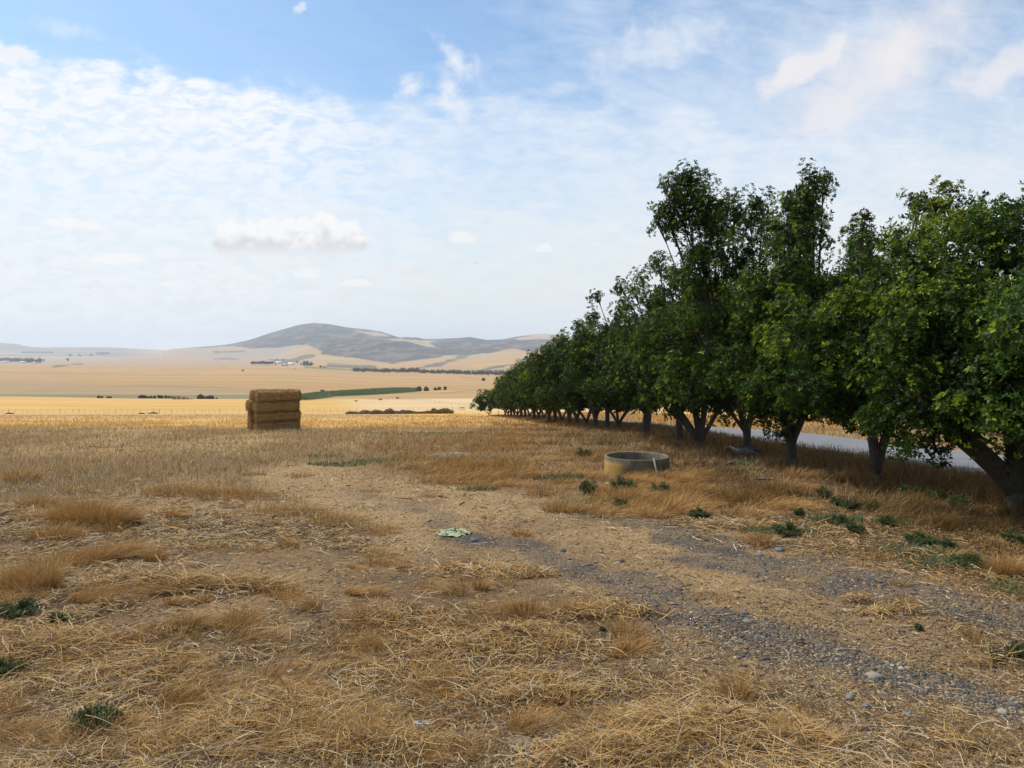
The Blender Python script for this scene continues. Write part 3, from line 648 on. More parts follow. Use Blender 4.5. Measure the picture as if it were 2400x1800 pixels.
# ------------------------------------------------------------------ ground cover
TD = np.exp(np.linspace(math.log(1.7), math.log(228), 900)); TP = HOR+F*drop0(TD*0, TD)/TD
def inv(py): return np.interp(-py, -TP, TD)
def samp(n, fn, px=(-700, 3000), py=(985, 1880), pw=1.0, rng=RNG):
    out = [];  tot = 0
    while tot < n:
        a = rng.uniform(*px, n*2); b = py[0]+(py[1]-py[0])*rng.random(n*2)**pw
        d = inv(b); x = (a-1200)/F*d; pr = fn(a, b, x, d); k = rng.random(len(a)) < pr
        out.append(np.stack([x[k], d[k], a[k], b[k]], 1)); tot += k.sum()
        if k.mean() < .002: break
    q = np.concatenate(out)[:n]; zz = H(q[:, 0], q[:, 1])
    return q[:, 0], q[:, 1], zz, q[:, 2], q[:, 3]
PAL = np.array([[.52, .345, .14], [.44, .26, .085], [.35, .19, .055], [.20, .115, .045], [.56, .46, .30], [.09, .060, .035]])
def pick(n, wts, rng=RNG, pal=PAL):
    w_ = np.array(wts, float); c = pal[rng.choice(len(pal), n, p=w_/w_.sum())]; return c*(.8+.4*rng.random((n, 1)))
def lying(g, x, y, z, L, W, col, ang=None, lift=.012, rng=RNG, tilt=.12):
    n = len(x); ang = rng.random(n)*6.283 if ang is None else ang
    S = 4; s = np.linspace(-.5, .5, S)
    bend = rng.normal(size=n)*.38; arc = rng.random(n)**2*.13; tl = rng.normal(size=n)*tilt
    px = s[None]*L[:, None]; pyv = bend[:, None]*L[:, None]*(s[None]**2*2-.2); pz = z[:, None]+lift*(.3+rng.random(n))[:, None]+arc[:, None]*L[:, None]*(1-4*s[None]**2)+np.abs(tl)[:, None]*L[:, None]*.5+tl[:, None]*px
    X = x[:, None]+px*np.cos(ang)[:, None]-pyv*np.sin(ang)[:, None]; Y = y[:, None]+px*np.sin(ang)[:, None]+pyv*np.cos(ang)[:, None]
    wt = W[:, None]*np.array([.8, 1, .9, .35])[None]*.5
    nx = -np.sin(ang)[:, None]*wt; ny = np.cos(ang)[:, None]*wt; tw = rng.normal(size=(n, 1))*.6
    a = np.stack([X-nx, Y-ny, pz-wt*tw], -1); b = np.stack([X+nx, Y+ny, pz+wt*tw], -1)
    v = np.concatenate([a, b], 1)
    i = np.arange(n)[:, None]*(2*S); k = np.arange(S-1)[None]
    f = np.stack([i+k, i+k+1, i+S+k+1, i+S+k], -1)
    g.add(v.reshape(-1, 3), f.reshape(-1, 4), np.repeat(col, 2*S, 0))
def blades(g, x, y, z, h, W, col, lean, S=4, rng=RNG, droop=1.0):
    n = len(x); s = np.linspace(0, 1, S)
    lx, ly = lean
    c2 = s[None]**1.8*droop
    X = x[:, None]+lx[:, None]*h[:, None]*c2+lx[:, None]*h[:, None]*.25*s[None]; Y = y[:, None]+ly[:, None]*h[:, None]*c2+ly[:, None]*h[:, None]*.25*s[None]
    ll = np.sqrt(lx**2+ly**2)
    Z = z[:, None]+h[:, None]*(s[None]-.38*np.minimum(ll, 1.6)[:, None]*s[None]**2)-.01
    an = rng.random(n)*np.pi; wt = W[:, None]*np.linspace(1, .25, S)[None]*.5
    nx = np.cos(an)[:, None]*wt; ny = np.sin(an)[:, None]*wt
    v = np.concatenate([np.stack([X-nx, Y-ny, Z], -1), np.stack([X+nx, Y+ny, Z], -1)], 1)
    i = np.arange(n)[:, None]*(2*S); k = np.arange(S-1)[None]
    f = np.stack([i+k, i+k+1, i+S+k+1, i+S+k], -1)
    cc = np.repeat(col[:, None], 2*S, 1)*np.tile(np.linspace(.9, 1.08, S), 2)[None, :, None]
    g.add(v.reshape(-1, 3), f.reshape(-1, 4), cc.reshape(-1, 3))
def thin(d, a, b=.0009): return np.maximum(a, b*d)
NOT_ROAD = lambda x, d: ((x-ROWX(d)) < 3.15) | ((x-ROWX(d)) > 8.3)
RING = (2.66, 15.6, .685)
def out_ring(x, d): return np.hypot(x-RING[0], d-RING[1]) > RING[2]+.02
# 1. straw lying on the ground
def f_straw(a, b, x, d):
    dirt, gr, orn = zones(a, b, x, d)
    n1 = fbm(x/1.25, d/1.25, 4, 61); n2 = fbm(x/.28, d/.28, 2, 62)
    p = .09+.91*sstep(n1*.7+n2*.3, .45, .58)
    p = p*(1-dirt)+dirt*(.05+.14*sstep(n1, .5, .68))*(1-.85*gr); p = p*(1-.5*orn)
    p = p*(1-sstep(d, 26, 40)*.6)*NOT_ROAD(x, d)*out_ring(x, d)
    return p
g = Geo(); x, y, z, a, b = samp(330000, f_straw, py=(1000, 1900), pw=.9)
n = len(x); L = np.clip(RNG.lognormal(-3.0, .65, n), .012, .25)*np.where(y > 8, 1.2, 1.0)
lying(g, x, y, z, L, thin(y, .0026, .0008)*(.6+.8*RNG.random(n)), pick(n, [2.6, 2.0, 1.8, 3.4, 2.8, 4.6]))
# long pale stems on top near the viewer
x, y, z, a, b = samp(4500, lambda a, b, x, d: f_straw(a, b, x, d)**2, py=(1180, 1900), pw=.7); n = len(x)
lying(g, x, y, z, np.clip(RNG.lognormal(-1.75, .4, n), .08, .4), thin(y, .0034, .0009), pick(n, [5, 3, 1, 0, 3, 0]), lift=.035)
tag(g.build('straw', M_STRAW), 'loose dry straw scattered over the bare soil of the field edge', 'straw', kind='stuff')
def heap(g, cx, cy, rx, ry, h, n, L0, dirn=None, wts=(4, 4, 2, 1.5, 1.5, 1), up=.0):
    r = np.sqrt(RNG.random(n))*np.clip(1+RNG.normal(size=n)*.18, .4, 1.5); th = RNG.random(n)*6.283
    x = cx+rx*r*np.cos(th); y = cy+ry*r*np.sin(th); z = H(x, y)+np.maximum(0, h*(1-r**2))*RNG.random(n)
    ang = None if dirn is None else dirn+RNG.normal(size=n)*.75
    lying(g, x, y, z, L0*(.25+.85*RNG.random(n)), thin(y, .003, .0009)*(.7+.6*RNG.random(n)), pick(n, wts), ang, .02, tilt=.25)
# 2. heaps and combed-over swathes of straw close to the camera
g = Geo()
for (px, py, rx, ry, h, n, L0, dr) in [(a_[0], a_[1], a_[2], a_[3], a_[4], int(a_[5]*(.8 if a_[1] > 1600 else .6)), a_[6]*.85, a_[7]) for a_ in [(1560, 1740, .38, .28, .12, 3000, .25, -.25), (1700, 1720, .28, .14, .08, 1100, .22, -.5), (1880, 1760, .22, .08, .04, 420, .25, -.35), (1450, 1790, .4, .2, .1, 1700, .24, .4), (1290, 1640, .3, .10, .06, 700, .24, .45), (1250, 1600, .3, .2, .04, 600, .22, .3),
        (620, 1690, .42, .38, .08, 2400, .24, .2), (880, 1760, .4, .2, .05, 900, .22, None), (330, 1600, .4, .3, .05, 900, .28, .2), (1080, 1520, .4, .18, .05, 800, .25, .5), (1200, 1490, .4, .2, .05, 800, .22, None),
        (960, 1450, .5, .3, .04, 700, .2, None), (480, 1390, .7, .18, .08, 1600, .35, .1), (330, 1385, .5, .15, .10, 1300, .35, -.1), (100, 1530, .7, .3, .06, 1500, .3, -.1), (1420, 1440, .45, .14, .05, 800, .22, None),
        (2010, 1412, .13, .07, .04, 160, .18, None), (2090, 1440, .25, .07, .03, 200, .2, .2), (2330, 1560, .3, .04, .02, 130, .3, -.5), (1100, 1340, .5, .3, .04, 900, .2, None), (1230, 1345, .3, .12, .05, 400, .2, None), (2250, 1770, .12, .06, .03, 120, .2, None)]]:
    d = float(inv(py)); heap(g, (px-1200)/F*d, d, rx, ry, h, n, L0, dr)
tag(g.build('straw_heap', M_STRAW), 'flattened heaps of long golden straw near the camera', 'straw', kind='stuff')
# 3. standing dry grass
g = Geo()
def f_stub(a, b, x, d):
    dirt, gr, orn = zones(a, b, x, d); n1 = fbm(x/2.5, d/3.5, 3, 63)
    return (1-dirt*(.97))*(1-orn*.8)*sstep(d, 9, 24)*(.25+.75*sstep(n1, .38, .58))*NOT_ROAD(x, d)*out_ring(x, d)*(1-.55*sstep(d, 36, 48))
x, y, z, a, b = samp(215000, f_stub, py=(972, 1240), pw=1.3); n = len(x)
hh = (.07+.17*RNG.random(n)**1.5)*(.7+.6*fbm(x/3, y/3, 2, 64)); far_ = sstep(y, 30, 45)
col = pick(n, [4, 2.2, 1.6, 1.2, 5, .6])*(1-far_[:, None])+pick(n, [2, 5, 2, .3, 1, 0])*far_[:, None]*1.3
blades(g, x, y, z, hh, thin(y, .002, .0007), col, (RNG.normal(size=n)*.3, RNG.normal(size=n)*.3), 3)
tag(g.build('stubble', M_STRAW), 'short pale stubble covering the field behind the bare patch', 'stubble', kind='stuff')
ORG = np.array([[.50, .285, .09], [.41, .22, .065], [.30, .155, .05], [.55, .37, .15], [.18, .10, .04], [.30, .26, .09]])
g = Geo()
def f_org(a, b, x, d):
    dirt, gr, orn = zones(a, b, x, d); t = x-ROWX(d)
    n1 = fbm(x/1.1, d/1.1, 3, 65); n2 = fbm(x/.4, d/.4, 2, 66)
    p = orn*(.04+.96*sstep(n1*.65+n2*.35, .44, .58))
    p = p*(1-.75*(np.hypot(x-5.2, d-17.8) < .9))
    return p*(t < 3.1)*(np.hypot(x-RING[0], d-RING[1]) > RING[2]+.22)
x, y, z, a, b = samp(118000, f_org, py=(965, 1260), px=(850, 3000)); n = len(x)
tx = fbm(x/.8, y/.8, 2, 67)-.5; hh = (.06+.26*RNG.random(n)**1.4)*(.35+1.2*fbm(x/.9, y/.9, 2, 68))
blades(g, x, y, z, hh, thin(y, .0018, .00068), pick(n, [4, 5, 3, 1.5, 2.0, .5], pal=ORG)*(1-.5*sstep(x-ROWX(y), -6.0, -2.2))[:, None], (tx*3.2+.35+RNG.normal(size=n)*.4, RNG.normal(size=n)*.4-.2), 4)  # grass colour darkened towards the row: canopy shade put into the blades
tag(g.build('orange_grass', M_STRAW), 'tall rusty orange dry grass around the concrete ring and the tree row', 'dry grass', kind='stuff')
# dim brown grass among the trunks and along the verge
g = Geo()
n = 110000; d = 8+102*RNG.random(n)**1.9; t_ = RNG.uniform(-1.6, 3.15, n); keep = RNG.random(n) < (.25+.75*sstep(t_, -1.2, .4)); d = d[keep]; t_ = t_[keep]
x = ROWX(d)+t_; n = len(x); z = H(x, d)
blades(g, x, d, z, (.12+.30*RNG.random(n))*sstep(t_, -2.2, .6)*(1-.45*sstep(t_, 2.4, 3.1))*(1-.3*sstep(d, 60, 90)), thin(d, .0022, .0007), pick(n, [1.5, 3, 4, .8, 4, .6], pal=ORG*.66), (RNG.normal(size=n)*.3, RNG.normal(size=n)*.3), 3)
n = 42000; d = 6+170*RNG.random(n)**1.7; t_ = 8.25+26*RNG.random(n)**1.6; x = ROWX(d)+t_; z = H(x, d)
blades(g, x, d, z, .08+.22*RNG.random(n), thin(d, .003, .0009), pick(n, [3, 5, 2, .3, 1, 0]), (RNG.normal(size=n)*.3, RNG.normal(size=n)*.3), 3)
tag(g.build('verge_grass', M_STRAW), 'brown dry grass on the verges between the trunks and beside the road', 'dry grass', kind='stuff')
# 4. tufts
g = Geo()
def tuft(px, py, r, h, n, lean=(.3, 0), wts=(3, 5, 3, 1.5, .5, .3), pal=(ORG*.45+PAL*.55)):
    d = float(inv(py)); cx = (px-1200)/F*d
    rr = r*np.sqrt(RNG.random(n)); th = RNG.random(n)*6.283; x = cx+rr*np.cos(th); y = d+rr*np.sin(th)*.8
    k = rr/r
    blades(g, x, y, H(x, y), h*(.55+.6*RNG.random(n))*(1-.3*k), thin(y, .0017, .0007), pick(n, wts, pal=pal), (np.cos(th)*k*.7+lean[0]+RNG.normal(size=n)*.22, np.sin(th)*k*.7+lean[1]+RNG.normal(size=n)*.22), 5)
T2 = (2, 4, 5, 2, 0, 1)
for a in [(190, 1225, .34, .42, 1500, (.1, 0)), (255, 1230, .3, .4, 1200, (.2, 0)), (130, 1260, .3, .25, 700, (.2, 0)), (80, 1385, .2, .36, 1500, (-.35, 0)), (20, 1400, .2, .30, 900, (-.3, 0)), (250, 1310, .28, .26, 1300, (.6, 0)), (170, 1320, .25, .2, 800, (.5, 0)), (310, 1300, .14, .22, 500, (.3, 0)),
          (360, 1390, .3, .22, 1300, (.9, 0)), (250, 1410, .25, .18, 900, (.9, 0)), (420, 1160, .6, .25, 900, (.1, 0)), (550, 1165, .7, .25, 900, (.1, 0)), (680, 1200, .6, .2, 700, (.1, 0)), (790, 1220, .4, .2, 600, (.3, 0)), (890, 1240, .3, .16, 400, (.3, 0)), (560, 1480, .14, .16, 600, (.3, 0)), (440, 1480, .16, .14, 500, (.5, 0)),
          (345, 1500, .12, .12, 300, (.3, 0)), (640, 1395, .2, .14, 400, (.2, 0)), (420, 1590, .08, .16, 300, (0, 0)), (1725, 1650, .07, .27, 330, (-.25, 0)), (965, 1495, .07, .13, 200, (0, 0)), (10, 1680, .1, .15, 300, (0, 0)), (1240, 1350, .06, .12, 120, (.1, 0)), (1100, 1320, .1, .16, 90, (0, 0)), (1290, 1510, .15, .14, 300, (.4, 0)),
          (2365, 1350, .17, .24, 1300, (.1, 0)), (2400, 1340, .15, .2, 600, (.2, 0)), (2120, 1420, .1, .1, 160, (0, 0)), (860, 1755, .12, .3, 260, (0, 0)), (2110, 1375, .1, .1, 120, (.2, 0)),
          (620, 1660, .3, .16, 900, (.8, .1)), (560, 1740, .3, .18, 900, (.9, .1)), (760, 1680, .3, .16, 800, (.7, -.1)), (700, 1590, .25, .14, 500, (.5, 0)), (1320, 1200, .3, .25, 600, (.3, 0)),
          (590, 1110, .3, .12, 240, (.1, 0)), (1005, 1165, .2, .1, 120, (.1, 0)), (870, 1150, .2, .1, 120, (.2, 0)), (1190, 1365, .1, .14, 90, (0, 0)), (700, 1115, .3, .14, 200, (.1, 0)), (50, 1130, .3, .4, 500, (.1, 0)), (90, 1190, .3, .25, 500, (.1, 0))]:
    tuft(*a)
for q in range(430):
    px = RNG.uniform(-700, 2900); py = RNG.uniform(1090, 1800); d = float(inv(py)); dirt, gr, orn = zones(np.array([px]), np.array([py]), np.array([(px-1200)/F*d]), np.array([d]))
    if gr[0] > .1 or (dirt[0] > .3 and RNG.random() < .93) : continue
    tuft(px, py, RNG.uniform(.05, .22), RNG.uniform(.06, .22), int(RNG.uniform(40, 320)), (RNG.normal()*.5, 0), (3, 5, 3, 1.5, .5, .3), ORG if RNG.random() < .7 else PAL)
for q in range(34):   # in front of the ring and on the slope
    px = RNG.uniform(1380, 1900); py = RNG.uniform(1115, 1215); tuft(px, py, RNG.uniform(.2, .45), RNG.uniform(.16, .34), 330, (RNG.normal()*.4+.5, -.1), (4, 5, 3, 1.5, .6, .3), ORG)
for px, py in ((1500, 1124), (1545, 1126), (1575, 1128), (1480, 1134), (1600, 1135), (1500, 1140), (1550, 1150)): tuft(px, py, .22, .30, 420, (.7, -.1), (4, 5, 3, 1.5, .6, .3), ORG)
tag(g.build('grass_tuft', M_STRAW), 'dense tufts of long dry golden grass in the foreground', 'grass', kind='stuff')
# 5. green blades among the dry grass
GP = np.array([[.10, .16, .045], [.07, .12, .04], [.15, .21, .06], [.20, .22, .09], [.05, .10, .05], [.26, .25, .12]])
g = Geo()
for (px, py, rx, ry, n) in [(900, 1085, .8, .35, 2600), (1000, 1018, 2.6, 1.4, 1500), (765, 1072, .5, .4, 700), (790, 1090, .7, .3, 700), (1150, 1080, .9, .6, 900), (1300, 1120, .6, .35, 800), (1720, 1105, .6, .3, 1600), (1745, 1090, .35, .3, 1500), (1960, 1225, .35, .2, 900), (1830, 1250, .5, .12, 900), (2090, 1235, .25, .2, 400),
        (2140, 1300, .5, .15, 900), (2230, 1330, .45, .25, 1500), (2390, 1390, .25, .3, 500), (2180, 1180, .6, .5, 500), (1360, 1185, .35, .25, 600), (1120, 1150, .4, .2, 300), (1510, 1170, .5, .2, 500), (1620, 1150, .4, .3, 350), (2300, 1250, .6, .3, 700)]:
    d = float(inv(py)); r = np.sqrt(RNG.random(n)); th = RNG.random(n)*6.283; x = (px-1200)/F*d+r*np.cos(th)*rx; y = d+r*np.sin(th)*ry
    bright = 1.5 if 1690 < px < 1760 else 1.0
    blades(g, x, y, H(x, y), .03+.10*RNG.random(n), thin(y, .003, .0009), pick(n, [4, 4, 2, 1, 3, .6], pal=GP)*bright, (RNG.normal(size=n)*.5, RNG.normal(size=n)*.5), 3)
tag(g.build('green_grass', M_GREEN), 'patches of low green grass showing between the dry grass', 'green grass', kind='stuff')
# 6. gravel, crumbs of soil, fallen leaves
def stones(g, x, y, z, s, col, flat=.55, sink=.3, rng=RNG):
    n = len(x); cube = np.array([(i, j, k) for k in (-1, 1) for j in (-1, 1) for i in (-1, 1)], float)
    v = np.tile(cube[None], (n, 1, 1))*(.22+.50*rng.random((n, 8, 3))); an = rng.random(n)*6.283
    sx = s*(.8+1.2*rng.random(n)**2); v = v*np.stack([sx, s, s*flat*(.7+.6*rng.random(n))], 1)[:, None]
    c_, s_ = np.cos(an)[:, None], np.sin(an)[:, None]; X = v[..., 0]*c_-v[..., 1]*s_; Y = v[..., 0]*s_+v[..., 1]*c_
    v = np.stack([X+x[:, None], Y+y[:, None], v[..., 2]+z[:, None]+(s*flat*(.5-sink))[:, None]], -1)
    fc = np.array([(0, 2, 3, 1), (4, 5, 7, 6), (0, 1, 5, 4), (2, 6, 7, 3), (0, 4, 6, 2), (1, 3, 7, 5)])
    f = (np.arange(n)[:, None, None]*8+fc[None]).reshape(-1, 4); g.add(v.reshape(-1, 3), f, np.repeat(col, 8, 0))
SP = np.array([[.095, .085, .073], [.135, .122, .105], [.058, .053, .047], [.20, .185, .16], [.19, .14, .09], [.33, .29, .23]])
g = Geo()
x, y, z, a, b = samp(70000, lambda a, b, x, d: (zones(a, b, x, d)[1]**1.2+.03)*(.16+.84*sstep(fbm(x/.35, d/.35, 4, 71, .6), .38, .58)), py=(1120, 1880), px=(780, 2520)); n = len(x)
stones(g, x, y, z, np.maximum(np.clip(RNG.lognormal(-5.7, .6, n), .0018, .016), .00062*y*(.4+.9*RNG.random(n))), pick(n, [4, 3, 2.6, 1.2, 1.4, .25], pal=SP))
x, y, z, a, b = samp(1500, lambda a, b, x, d: np.clip(zones(a, b, x, d)[1]+.06*zones(a, b, x, d)[0], 0, 1), py=(1130, 1880), px=(780, 2520)); n = len(x)
stones(g, x, y, z, np.clip(RNG.lognormal(-4.3, .4, n), .008, .03), pick(n, [4, 3, 2.5, 1.5, 1, .3], pal=SP))
# pale rubble left of the grass
n = 2600; r = np.sqrt(RNG.random(n)); th = RNG.random(n)*6.283; d0 = float(inv(1072)); x = (1068-1200)/F*d0+r*np.cos(th)*.95; y = d0+r*np.sin(th)*.8
stones(g, x, y, H(x, y)+.10*(1-r**2), .02+.03*RNG.random(n), pick(n, [0, 1, 0, 3, 2, 4], pal=SP))
tag(g.build('gravel', M_STONE), 'loose blue grey gravel strewn in two wheel tracks', 'gravel', kind='stuff')
g = Geo(); CP = np.array([[.24, .165, .092], [.33, .23, .125], [.13, .09, .055], [.40, .285, .16], [.08, .058, .04], [.28, .19, .11]])
x, y, z, a, b = samp(150000, lambda a, b, x, d: .25+.75*zones(a, b, x, d)[0]*(.5+.5*sstep(fbm(x/.3, d/.3, 2, 72), .4, .6)), py=(1070, 1880)); n = len(x)
keep = NOT_ROAD(x, y) & out_ring(x, y); x, y, z = x[keep], y[keep], z[keep]; n = len(x)
stones(g, x, y, z, np.maximum(np.clip(RNG.lognormal(-5.1, .5, n), .003, .03), .0009*y), pick(n, [3, 3, 2.6, 1.5, 1.6, 2], pal=CP), .5)
tag(g.build('soil_crumbs', M_STONE), 'crumbly sandy brown soil crumbs on the open ground', 'soil', kind='stuff')
g = Geo(); LP = .8*np.array([[.22, .11, .04], [.33, .18, .06], [.15, .08, .04], [.40, .26, .10], [.10, .06, .03], [.28, .16, .07]])
def f_lit(a, b, x, d):
    t = x-ROWX(d); return (1-zones(a, b, x, d)[1])**2*sstep(fbm(x/.6, d/.6, 3, 74), .3, .6)*(sstep(t, -4.0, -1.8)*(1-sstep(t, .5, 2)))*(d < 40)*out_ring(x, d)*.9
x, y, z, a, b = samp(24000, f_lit, py=(1000, 1420), px=(1400, 2520)); n = len(x)
ax = RNG.normal(size=(n, 3))*.5; ax[:, 2] += 1
leaves(g, np.stack([x, y, z+.012+.02*RNG.random(n)], 1), ax, .038, .02, 1, 0, LP[0], rng=RNG, lit=LP[3])
tag(g.build('fallen_leaves', M_STRAW), 'brown fallen leaves under the fig trees', 'leaf litter', kind='stuff')

# 7. weeds, each a plant of its own
def weed_mesh(seed, r, h, L, W, n, up=.4):
    rng = np.random.default_rng(seed); gg = Geo(); ns = 26
    root = rng.normal(size=(ns, 2)); tips = []; ax = []
    for q in range(ns):
        a = rng.random()*6.283; rr = r*math.sqrt(rng.random()); e = np.array([math.cos(a)*rr, math.sin(a)*rr, h*(1-.6*(rr/r)**2)*rng.uniform(.5, 1.1)])
        p = bez((0, 0, 0), (e[0]*.6, e[1]*.6, e[2]*.75), e, 5); gg.tube(p, np.linspace(.003, .0012, 5), 4, (.09, .12, .05))
        m_ = n//ns; s = rng.random(m_)*.8+.2; pt = (1-s)[:, None]**2*0+2*((1-s)*s)[:, None]*np.array([e[0]*.6, e[1]*.6, e[2]*.75])+(s**2)[:, None]*e
        tips.append(pt+rng.normal(size=(m_, 3))*r*.05); ax.append(rng.normal(size=(m_, 3))*.6+np.array([0, 0, up]))
    leaves(gg, np.concatenate(tips), np.concatenate(ax), L, W, 5, .02, (.05, .075, .022), rng=rng, lit=(.10, .13, .04), young_c=(.2, .25, .1))
    return mesh_np('weed', np.concatenate(gg.v), np.concatenate(gg.f), np.concatenate(gg.c))
WM = [weed_mesh(1, .16, .11, .022, .010, 620), weed_mesh(2, .20, .26, .035, .012, 520, .8), weed_mesh(3, .13, .17, .03, .016, 420)]
WD = [(36, 1450, 0, 1.15, 'round green weed low at the left edge of the picture'), (2, 1590, 0, .9, 'small green weed cut by the left edge near the bottom'), (222, 1712, 0, 1.05, 'flat dark green weed in the bottom left corner'), (130, 1475, 2, .55, 'thin yellow green weed right of the round left edge weed'),
      (1462, 1160, 1, 1.5, 'bushy green weed in front of the concrete ring'), (1378, 1165, 1, 1.3, 'bushy green weed left below the concrete ring'), (1545, 1165, 1, 1.1, 'green weed right below the leaning stick'), (1455, 1195, 2, 1.2, 'small dark weed lowest below the concrete ring'),
      (1368, 1075, 1, 1.5, 'upright grey green weed left of the concrete ring'), (1802, 1162, 1, .9, 'dark green weed below the ibises on shaded ground'), (1777, 1185, 1, .8, 'low dark weed left in the shaded weed cluster'), (1933, 1172, 1, 1.0, 'broad dark weed under the second tree crown'),
      (1962, 1192, 1, .9, 'leafy weed just below the broad dark weed'), (1995, 1202, 1, .9, 'first of two twin weeds in the leaf litter'), (2048, 1204, 1, .9, 'second of two twin weeds in the leaf litter'), (2005, 1256, 1, .75, 'bright green weed on the gravel track edge'), (2081, 1240, 1, .8, 'tall green weed between litter and gravel'),
      (1966, 1232, 0, 1.3, 'spreading green weed above the gravel track edge weed'), (1838, 1258, 0, 1.4, 'flat olive weed beside the upper gravel strip'), (2164, 1280, 0, 1.4, 'wide flat weed right of the gravel track edge weed'), (2218, 1290, 1, .8, 'upright blue green weed near the golden tuft'), (2265, 1335, 0, 1.5, 'sprawling green weed beside the golden tuft'),
      (2377, 1280, 1, .9, 'spiky weed behind the golden tuft at right'), (2128, 1175, 1, 1.3, 'dark weed in deep shade by the twisted trunk'), (2190, 1185, 1, 1.2, 'dark weed in deep shade left of the leaning limb'), (2250, 1200, 1, 1.2, 'dark weed in deep shade beneath the leaning limb'), (2396, 1548, 2, .75, 'small green weed at the right edge of the gravel'),
      (2336, 1548, 2, .5, 'pale little weed left of the right edge weed'), (2152, 1480, 2, .28, 'tiny weed on bare sand between the gravel strips'), (1412, 1482, 2, .26, 'tiny weed beside the end of the straw'), (1640, 1215, 0, 1.2, 'green weed at the rim of orange grass'), (1875, 1215, 1, .7, 'small weed in front of the broad dark weed')]
for q, (px, py, k_, sc, lab) in enumerate(WD):
    d = float(inv(py)); x_ = (px-1200)/F*d; z_ = float(H(np.array([x_]), np.array([d]))[0])
    o_ = link('weed', WM[k_], M_GREEN); o_.location = (x_, d, z_); o_.rotation_euler = (0, 0, q*1.7); o_.scale = (sc*(.7 if k_ == 1 else .9)*random.uniform(.85, 1.15), sc*(.8 if k_ == 1 else 1), sc*random.uniform(.7, 1.0))
    tag(o_, lab, 'weed', 'green weeds on the ground')

# ------------------------------------------------------------------ hay bales
BL, BD, BH = 1.88, .70, .455
def bale_mesh(seed, nb=1300, simple=False):
    rng = np.random.default_rng(seed); g = Geo()
    N = 4 if simple else 1
    nx, ny, nz = 48//N, 18//N, 12//N
    def face(fn, a, b):
        U, V = np.meshgrid(np.linspace(-1, 1, a+1), np.linspace(-1, 1, b+1), indexing='ij')
        P = np.stack(fn(U.ravel(), V.ravel()), 1); i = np.arange(a)[:, None]*(b+1); j = np.arange(b)[None]
        f = np.stack([i+j, i+b+1+j, i+b+2+j, i+j+1], -1).reshape(-1, 4); return P, f
    one = lambda u: np.ones_like(u)
    for fn, a, b in ((lambda u, v: (u, -one(u), v), nx, nz), (lambda u, v: (u, one(u), v), nx, nz), (lambda u, v: (-one(u), u, v), ny, nz), (lambda u, v: (one(u), u, v), ny, nz), (lambda u, v: (u, v, one(u)), nx, ny), (lambda u, v: (u, v, -one(u)), nx, ny)):
        P, f = face(fn, a, b); S = np.array([BL, BD, BH])/2; Q = P*S; r = .15
        inner = np.clip(Q, -(S-r), S-r); d = Q-inner; ln = np.linalg.norm(d, axis=1, keepdims=True)+1e-9; Q = inner+d/ln*np.minimum(ln, r)
        n_ = d/ln
        dis = (fbm(Q[:, 0]*9+seed+Q[:, 1]*5, Q[:, 2]*14+Q[:, 1]*7, 3, seed)-.5)*.05+(fbm(Q[:, 0]*2+seed, Q[:, 2]*3+Q[:, 1]*2, 2, seed+5)-.5)*.045
        bulge = .035*(1-(Q[:, 1]/S[1])**2)*(np.abs(Q[:, 0]) > S[0]-.12)
        groove = -.022*np.exp(-((((Q[:, 1]/BD+.5)*5) % 1-.5)/.14)**2)*(np.abs(Q[:, 0]) > S[0]-.14)
        band = -.02*np.exp(-(((Q[:, 2]-.05)/.012)**2))*(np.abs(Q[:, 1]) > S[1]-.05)
        Q = Q+n_*(dis+bulge+groove+band)[:, None]
        cc = np.array([.36, .215, .082])[None]*(.7+.6*fbm(Q[:, 0]*14+seed, Q[:, 2]*22+Q[:, 1]*15, 3, seed+9)[:, None])
        g.add(Q, f, cc)
        if not simple:
            m_ = rng.choice(len(Q), nb//3*(2 if a == nx else 1)//1, replace=True); p = Q[m_]+rng.normal(size=(len(m_), 3))*.012; nn = n_[m_]+rng.normal(size=(len(m_), 3))*.9
            k = len(m_); L = .03+.06*rng.random(k); nn /= np.linalg.norm(nn, axis=1, keepdims=True); sd_ = np.cross(nn, rng.normal(size=(k, 3))); sd_ /= np.linalg.norm(sd_, axis=1, keepdims=True); wd = .006
            v = np.stack([p-sd_*wd, p+sd_*wd, p+nn*L[:, None]+sd_*wd*.6, p+nn*L[:, None]-sd_*wd*.6], 1)
            g.add(v.reshape(-1, 3), np.arange(k*4).reshape(-1, 4), np.repeat(pick(k, [2, 4, 4, 3, .5, 1], rng), 4, 0))
    return mesh_np('hay_bale', np.concatenate(g.v), np.concatenate(g.f), np.concatenate(g.c), True)
def twine_mesh():
    g = Geo()
    for k in range(5):
        yy_ = -BD/2+BD*(k+.5)/5; a, b = BL/2+.006, BH/2+.004
        pts = [(-a, yy_, -b*.7), (-a, yy_, b*.7), (-a*.96, yy_, b), (a*.96, yy_, b), (a, yy_, b*.7), (a, yy_, -b*.7), (a*.96, yy_, -b), (-a*.96, yy_, -b), (-a, yy_, -b*.7)]
        g.tube(pts, .004, 4, (.42, .30, .14))
    return mesh_np('twine', np.concatenate(g.v), np.concatenate(g.f), np.concatenate(g.c))
TWM = twine_mesh(); BM = [bale_mesh(s) for s in (1, 2, 3, 4)]
def bale(me, loc, rz, label, group, sc=1.0, twine=True):
    o_ = link('hay_bale', me, M_HAY); o_.location = loc; o_.rotation_euler = rz; o_.scale = (sc,)*3
    tag(o_, label, 'hay bale', group)
    if twine: link('twine', TWM, M_STRAW, o_)
    return o_
th = R(33); ux = np.array([math.cos(th), math.sin(th)]); nb_ = np.array([-math.sin(th), math.cos(th)])
